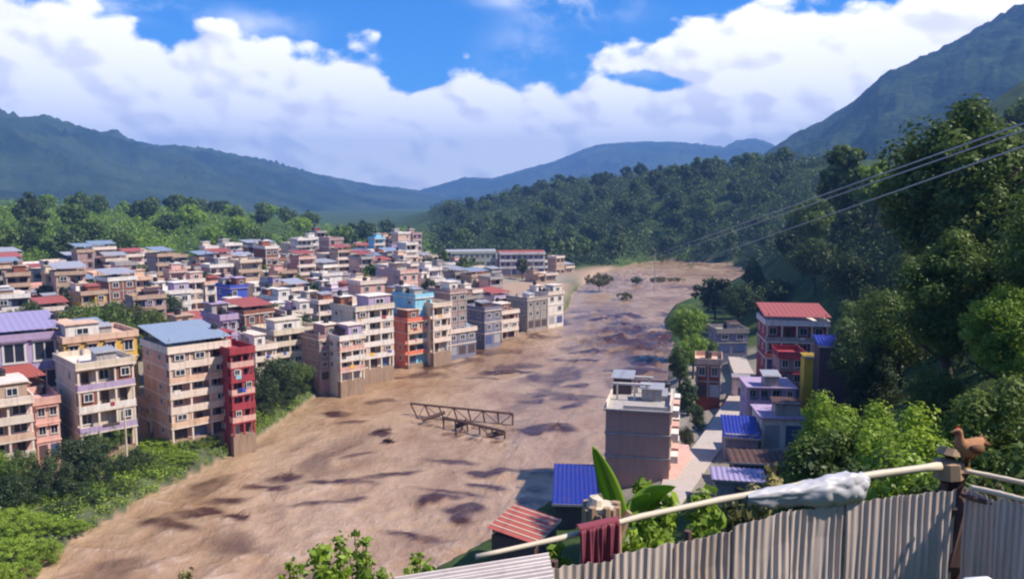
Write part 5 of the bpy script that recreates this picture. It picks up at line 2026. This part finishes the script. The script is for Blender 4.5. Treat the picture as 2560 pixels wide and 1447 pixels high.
def hen():
    feet = pz(2412, 1168, 7.86)
    R = empty("hen", feet)
    # continuous body from tail to beak; x runs towards the picture's left (the way it faces)
    prof = [(-.215, .265, .006, .01), (-.195, .262, .03, .045), (-.15, .245, .055, .07), (-.10, .215, .08, .09), (-.04, .195, .095, .10), (.01, .20, .092, .10), (.05, .225, .075, .085),
            (.075, .265, .055, .06), (.085, .305, .042, .045), (.09, .345, .036, .036), (.097, .378, .036, .034), (.118, .395, .030, .028), (.140, .392, .016, .014), (.165, .384, .008, .007), (.185, .376, .002, .002)]
    n = 16
    vs, fs = [], []
    for k, (x, z, ry, rz) in enumerate(prof):
        a = prof[min(k + 1, len(prof) - 1)]
        b = prof[max(k - 1, 0)]
        d = Vector((a[0] - b[0], 0, a[1] - b[1])).normalized()
        up = Vector((-d.z, 0, d.x))
        for j in range(n):
            an = 2 * math.pi * j / n
            p = Vector((x, 0, z)) + Vector((0, 1, 0)) * (ry * math.cos(an)) + up * (rz * math.sin(an))
            vs.append((-p.x, p.y, p.z))
    for k in range(len(prof) - 1):
        for j in range(n):
            fs.append((k * n + j, (k + 1) * n + j, (k + 1) * n + (j + 1) % n, k * n + (j + 1) % n))
    m = MB()
    m.add(vs, fs)
    for s in (-1, 1):      # thighs, shanks and toes
        m.tube([(.0, s * .045, .17), (-.005, s * .045, .11), (.012, s * .045, .085)], [.042, .026, .014], 8)
        m.tube([(.012, s * .045, .09), (.0, s * .045, .008)], [.010, .009], 6, 1)
        for a in (-.5, 0, .5):
            m.tube([(.0, s * .045, .010), (-.05 * math.cos(a), s * .045 + .05 * math.sin(a), .006)], [.007, .004], 5, 1)
        m.tube([(.0, s * .045, .010), (.03, s * .045, .006)], [.006, .004], 5, 1)
    m.build("body", ["feather", "hen_leg"], R, True)
    m = MB()
    pts = [(-.082, .405), (-.090, .438), (-.098, .418), (-.108, .446), (-.116, .420), (-.126, .436), (-.132, .410)]
    for s in (-1, 1):
        m.add([(x, s * .006, z) for x, z in pts] + [(-.107, s * .008, .395)], [(k, k + 1, 7) for k in range(6)])
    m.build("comb", "hen_comb", R)
    m = MB()
    for s in (-1, 1):
        m.tube([(-.128, s * .012, .375), (-.132, s * .012, .355), (-.130, s * .012, .340)], [.006, .011, .004], 6)
    m.build("wattle", "hen_comb", R)
    for s in (-1, 1):
        m = MB()
        m.tube([(-.03, s * .088, .235), (.03, s * .098, .215), (.09, s * .086, .215), (.16, s * .05, .235)], [.020, .052, .045, .006], 8)
        m.build("wing", "feather_dark", R, True)
    for k in range(5):
        m = MB()
        a = .35 + k * .16
        m.tube([(.15, (k - 2) * .012, .245), (.20, (k - 2) * .02, .245 + .010 * k), (.25 - .006 * k, (k - 2) * .025, .235 + .022 * k)], [.022, .018, .005], 6)
        m.build("tail_feather", "feather_dark", R, True)
    m = MB()
    for s in (-1, 1):
        m.tube([(-.110, s * .026, .398), (-.111, s * .034, .399)], [.006, .003], 6)
    m.build("eye", "tank_black", R)
    R.rotation_euler = (0, 0, math.radians(12))
    tag(R, "tan brown hen perched on the rail by the corner post, facing left", "hen")


hen()


def white_object():
    c = pz(2445, 1492, 5.8)
    R = empty("white_sack", c)
    m = MB()
    m.tube([(-.16, 0, -.10), (-.13, 0, -.02), (-.04, 0, .045), (.06, 0, .055), (.15, 0, .01), (.22, 0, -.08)], [.03, .09, .11, .105, .09, .03], 14)
    m.build("sack", "plastic_white", R, True)
    m = MB()
    m.tube([(-.13, 0, .04), (-.19, -.02, .075), (-.22, -.03, .06)], [.03, .018, .03], 8)
    m.build("tied_neck", "tank_black", R, True)
    tag(R, "white knotted sack cut off by the picture's bottom edge", "sack")


white_object()


def broad_leaf(m, base, tip, width, bend, up=Vector((0, 0, 1)), mi=0):
    ax = tip - base
    side = ax.cross(Vector((0, 1, .3))).normalized()
    nrm = side.cross(ax).normalized()

    def f(s, t):
        wdt = width * math.sin(math.pi * min(1, .08 + t * .92)) ** .7 * (1 - .35 * t)
        q = (s - .5) * 2
        return base + ax * t + nrm * (bend * math.sin(t * math.pi) + .25 * wdt * abs(q)) + side * (q * wdt)
    m.sheet(6, 14, f, .004, mi)


def banana():
    c = pz(1560, 1330, 9.2)
    R = empty("banana_plant", (c.x, c.y, tz1(c.x, c.y)))
    inv = -R.location
    m = MB()
    m.tube([Vector((0, 0, -.3)), c + inv], [.12, .07], 9)
    m.build("stem", "leaf_mid_stem", R, True)
    specs = [((1562, 1318), (1481, 1112), .14, .05), ((1570, 1300), (1690, 1215), .17, .12), ((1580, 1310), (1660, 1262), .16, .1), ((1552, 1310), (1470, 1262), .14, .1), ((1570, 1315), (1625, 1232), .14, .08), ((1560, 1320), (1530, 1222), .12, .05)]
    for k, (a, b, wd, be) in enumerate(specs):
        m = MB()
        broad_leaf(m, pz(*a, 9.2) + inv, pz(*b, 9.2 + (k % 3 - 1) * .35) + inv, wd, be)
        o = m.build("leaf", "leaf_banana", R, True)
    tag(R, "banana plant with one tall upright leaf behind the bamboo rail", "plant")


flat("leaf_mid_stem", (0.16, 0.20, 0.06), 0.7, 0, 0.4)
banana()


def leafy_plant(px, ytop, D, wpx, hm, mat, label, nleaf=420, leaf=.055, seed=1, name="leafy_plant"):
    """near plant: stems plus leaf blades one can see singly"""
    top = pz(px, ytop, D)
    g = tz1(top.x, top.y)
    h = max(hm, .5)
    R = empty(name, (top.x, top.y, top.z - h))
    rng = np.random.default_rng(seed)
    wid = wpx * D / FPX
    m = MB()
    cs, rs = [], []
    for k in range(9):
        a = rng.uniform(0, 6.28)
        r = wid * .42 * math.sqrt(rng.random())
        x, y = r * math.cos(a), r * math.sin(a)
        zz = h * rng.uniform(.62, 1.0)
        m.tube([(x * .3, y * .3, min(0, g - R.location.z) - .1), (x * .7, y * .7, zz * .5), (x, y, zz)], [.018, .012, .005], 5)
        for q in range(3):
            f = .45 + .55 * q / 2
            cs.append((x * f, y * f, zz * f))
            rs.append(wid * rng.uniform(.13, .22))
    m.build("stems", "leaf_mid_stem", R)
    V, F, tn = leaf_cloud(cs, rs, max(8, nleaf // len(cs)), leaf, rng, .25, .25)
    link("leaves", leaf_mesh("leaves", V, F, tn, mat), R)
    tag(R, label, "plant", "plants behind the fence")
    return R


for k_, a_ in enumerate([
        (835, 1352, 10.5, 190, 1.3, "leaf_lime", "bright green leafy shrub at the picture's bottom, middle of the river", 900, .055),
        (900, 1335, 11.5, 90, 1.2, "leaf_bright", "darker leafy shoot behind the bottom shrub", 380, .05),
        (735, 1395, 10.0, 100, .9, "leaf_lime", "low yellow green sprig left of the bottom shrub", 320, .05),
        (468, 1408, 10.0, 70, .8, "leaf_dry", "small yellow flowering sprig at the picture's bottom edge", 200, .045),
        (1035, 1396, 9.5, 110, .8, "leaf_bright", "low rounded green plant left of the tin awning", 420, .045),
        (960, 1415, 10.0, 110, .7, "leaf_bright", "low green plant between the bottom shrub and the awning", 320, .045),
        (1398, 1338, 7.6, 90, .9, "leaf_lime", "bright plant between the tin awning and the maroon cloth", 420, .04),
        (1590, 1330, 8.2, 100, .9, "leaf_lime", "green plant under the rail beside the maroon cloth", 420, .045),
        (1660, 1300, 8.4, 130, 1.0, "leaf_bright", "leafy plant filling the gap under the rail's middle", 480, .05),
        (1640, 1222, 9.6, 150, 1.2, "leaf_lime", "bright broad-leaved plant above the rail's middle", 420, .085),
        (1745, 1215, 9.8, 120, 1.2, "leaf_bright", "leafy plant above the rail below the road", 420, .06),
        (1760, 1280, 8.8, 130, .9, "leaf_bright", "green weeds under the rail right of the middle", 420, .05),
        (1850, 1240, 9.0, 110, .9, "leaf_olive", "olive weeds at the white sheet's lower end", 320, .05),
        (1905, 1160, 11.0, 110, 1.2, "leaf_dry", "dry yellowish plant above the white wrapped sheet", 420, .05),
        (1480, 1282, 8.0, 90, .9, "leaf_olive", "pale weeds around the tan stump", 260, .045),
        (2480, 1185, 8.6, 90, .7, "leaf_olive", "small weeds between the two thin rails", 200, .04),
        (2040, 1130, 14.0, 110, 1.5, "leaf_dark", "dark shrub above the white wrapped sheet", 420, .07)]):
    leafy_plant(*a_, seed=40 + k_)


# ------------------------------------------------------------------ poles and wires
def pole(px, ytop, ybase, zb, label, mat="band", r=.16, arms=True):
    b = on(px, ybase, zb)
    t_ = at(px, ytop, b.y)
    R = empty("utility_pole", b)
    m = MB()
    m.tube([(0, 0, -.5), (0, 0, t_.z - b.z)], [r, r * .7], 8)
    m.build("shaft", mat, R)
    if arms:
        bx(R, "cross_arm", "concrete", (0, 0, t_.z - b.z - .5), (1.8, .12, .14))
    tag(R, label, "pole")


pole(318, 1012, 1152, 3.0, "slim pale pole before the cream house, above the shrubs", "cream", .15, False)
pole(1636, 634, 730, 3.0, "far thin pole on the sandbank where the wires end", "concrete", .2)
for k_, (fx_, fy_, nx_, ny_, what) in enumerate([(1628, 640, 2560, 309, "topmost of the three wires crossing the slope"), (1640, 646, 2560, 326, "middle wire close below the topmost one"),
                                                 (1712, 664, 2560, 366, "lowest wire, set apart below the other two")]):
    a_, b_ = at(fx_, fy_, 325), at(nx_, ny_, 26)
    b_ = a_ + (b_ - a_) * 1.02
    m_ = MB()
    m_.tube([Vector((0, 0, 0)), (b_ - a_) * .5, (b_ - a_)], .032, 6)
    o_ = m_.build("power_wire", "wire", None, False, a_)
    tag(o_, "pale " + what, "wire", "power wires")


# ------------------------------------------------------------------ the air
def haze():
    m = bpy.data.materials.new("haze_air")
    m.use_nodes = True
    t = NT(m.node_tree)
    t.n.clear()
    out = t.new("ShaderNodeOutputMaterial")
    v = t.new("ShaderNodeVolumePrincipled")
    v.inputs["Color"].default_value = (0.23, 0.48, 1.0, 1)
    v.inputs["Density"].default_value = 0.00021
    v.inputs["Anisotropy"].default_value = 0.0
    t.l.new(v.outputs[0], out.inputs["Volume"])
    MATS["haze_air"] = m
    mb = MB()
    mb.box((0, 0, 0), (16000, 16000, 634))
    o = mb.build("haze", "haze_air", None, False, (0, 0, 313))
    o.display_type = "WIRE"
    tag(o, "thin blue air filling the valley", "haze", kind="stuff")


haze()
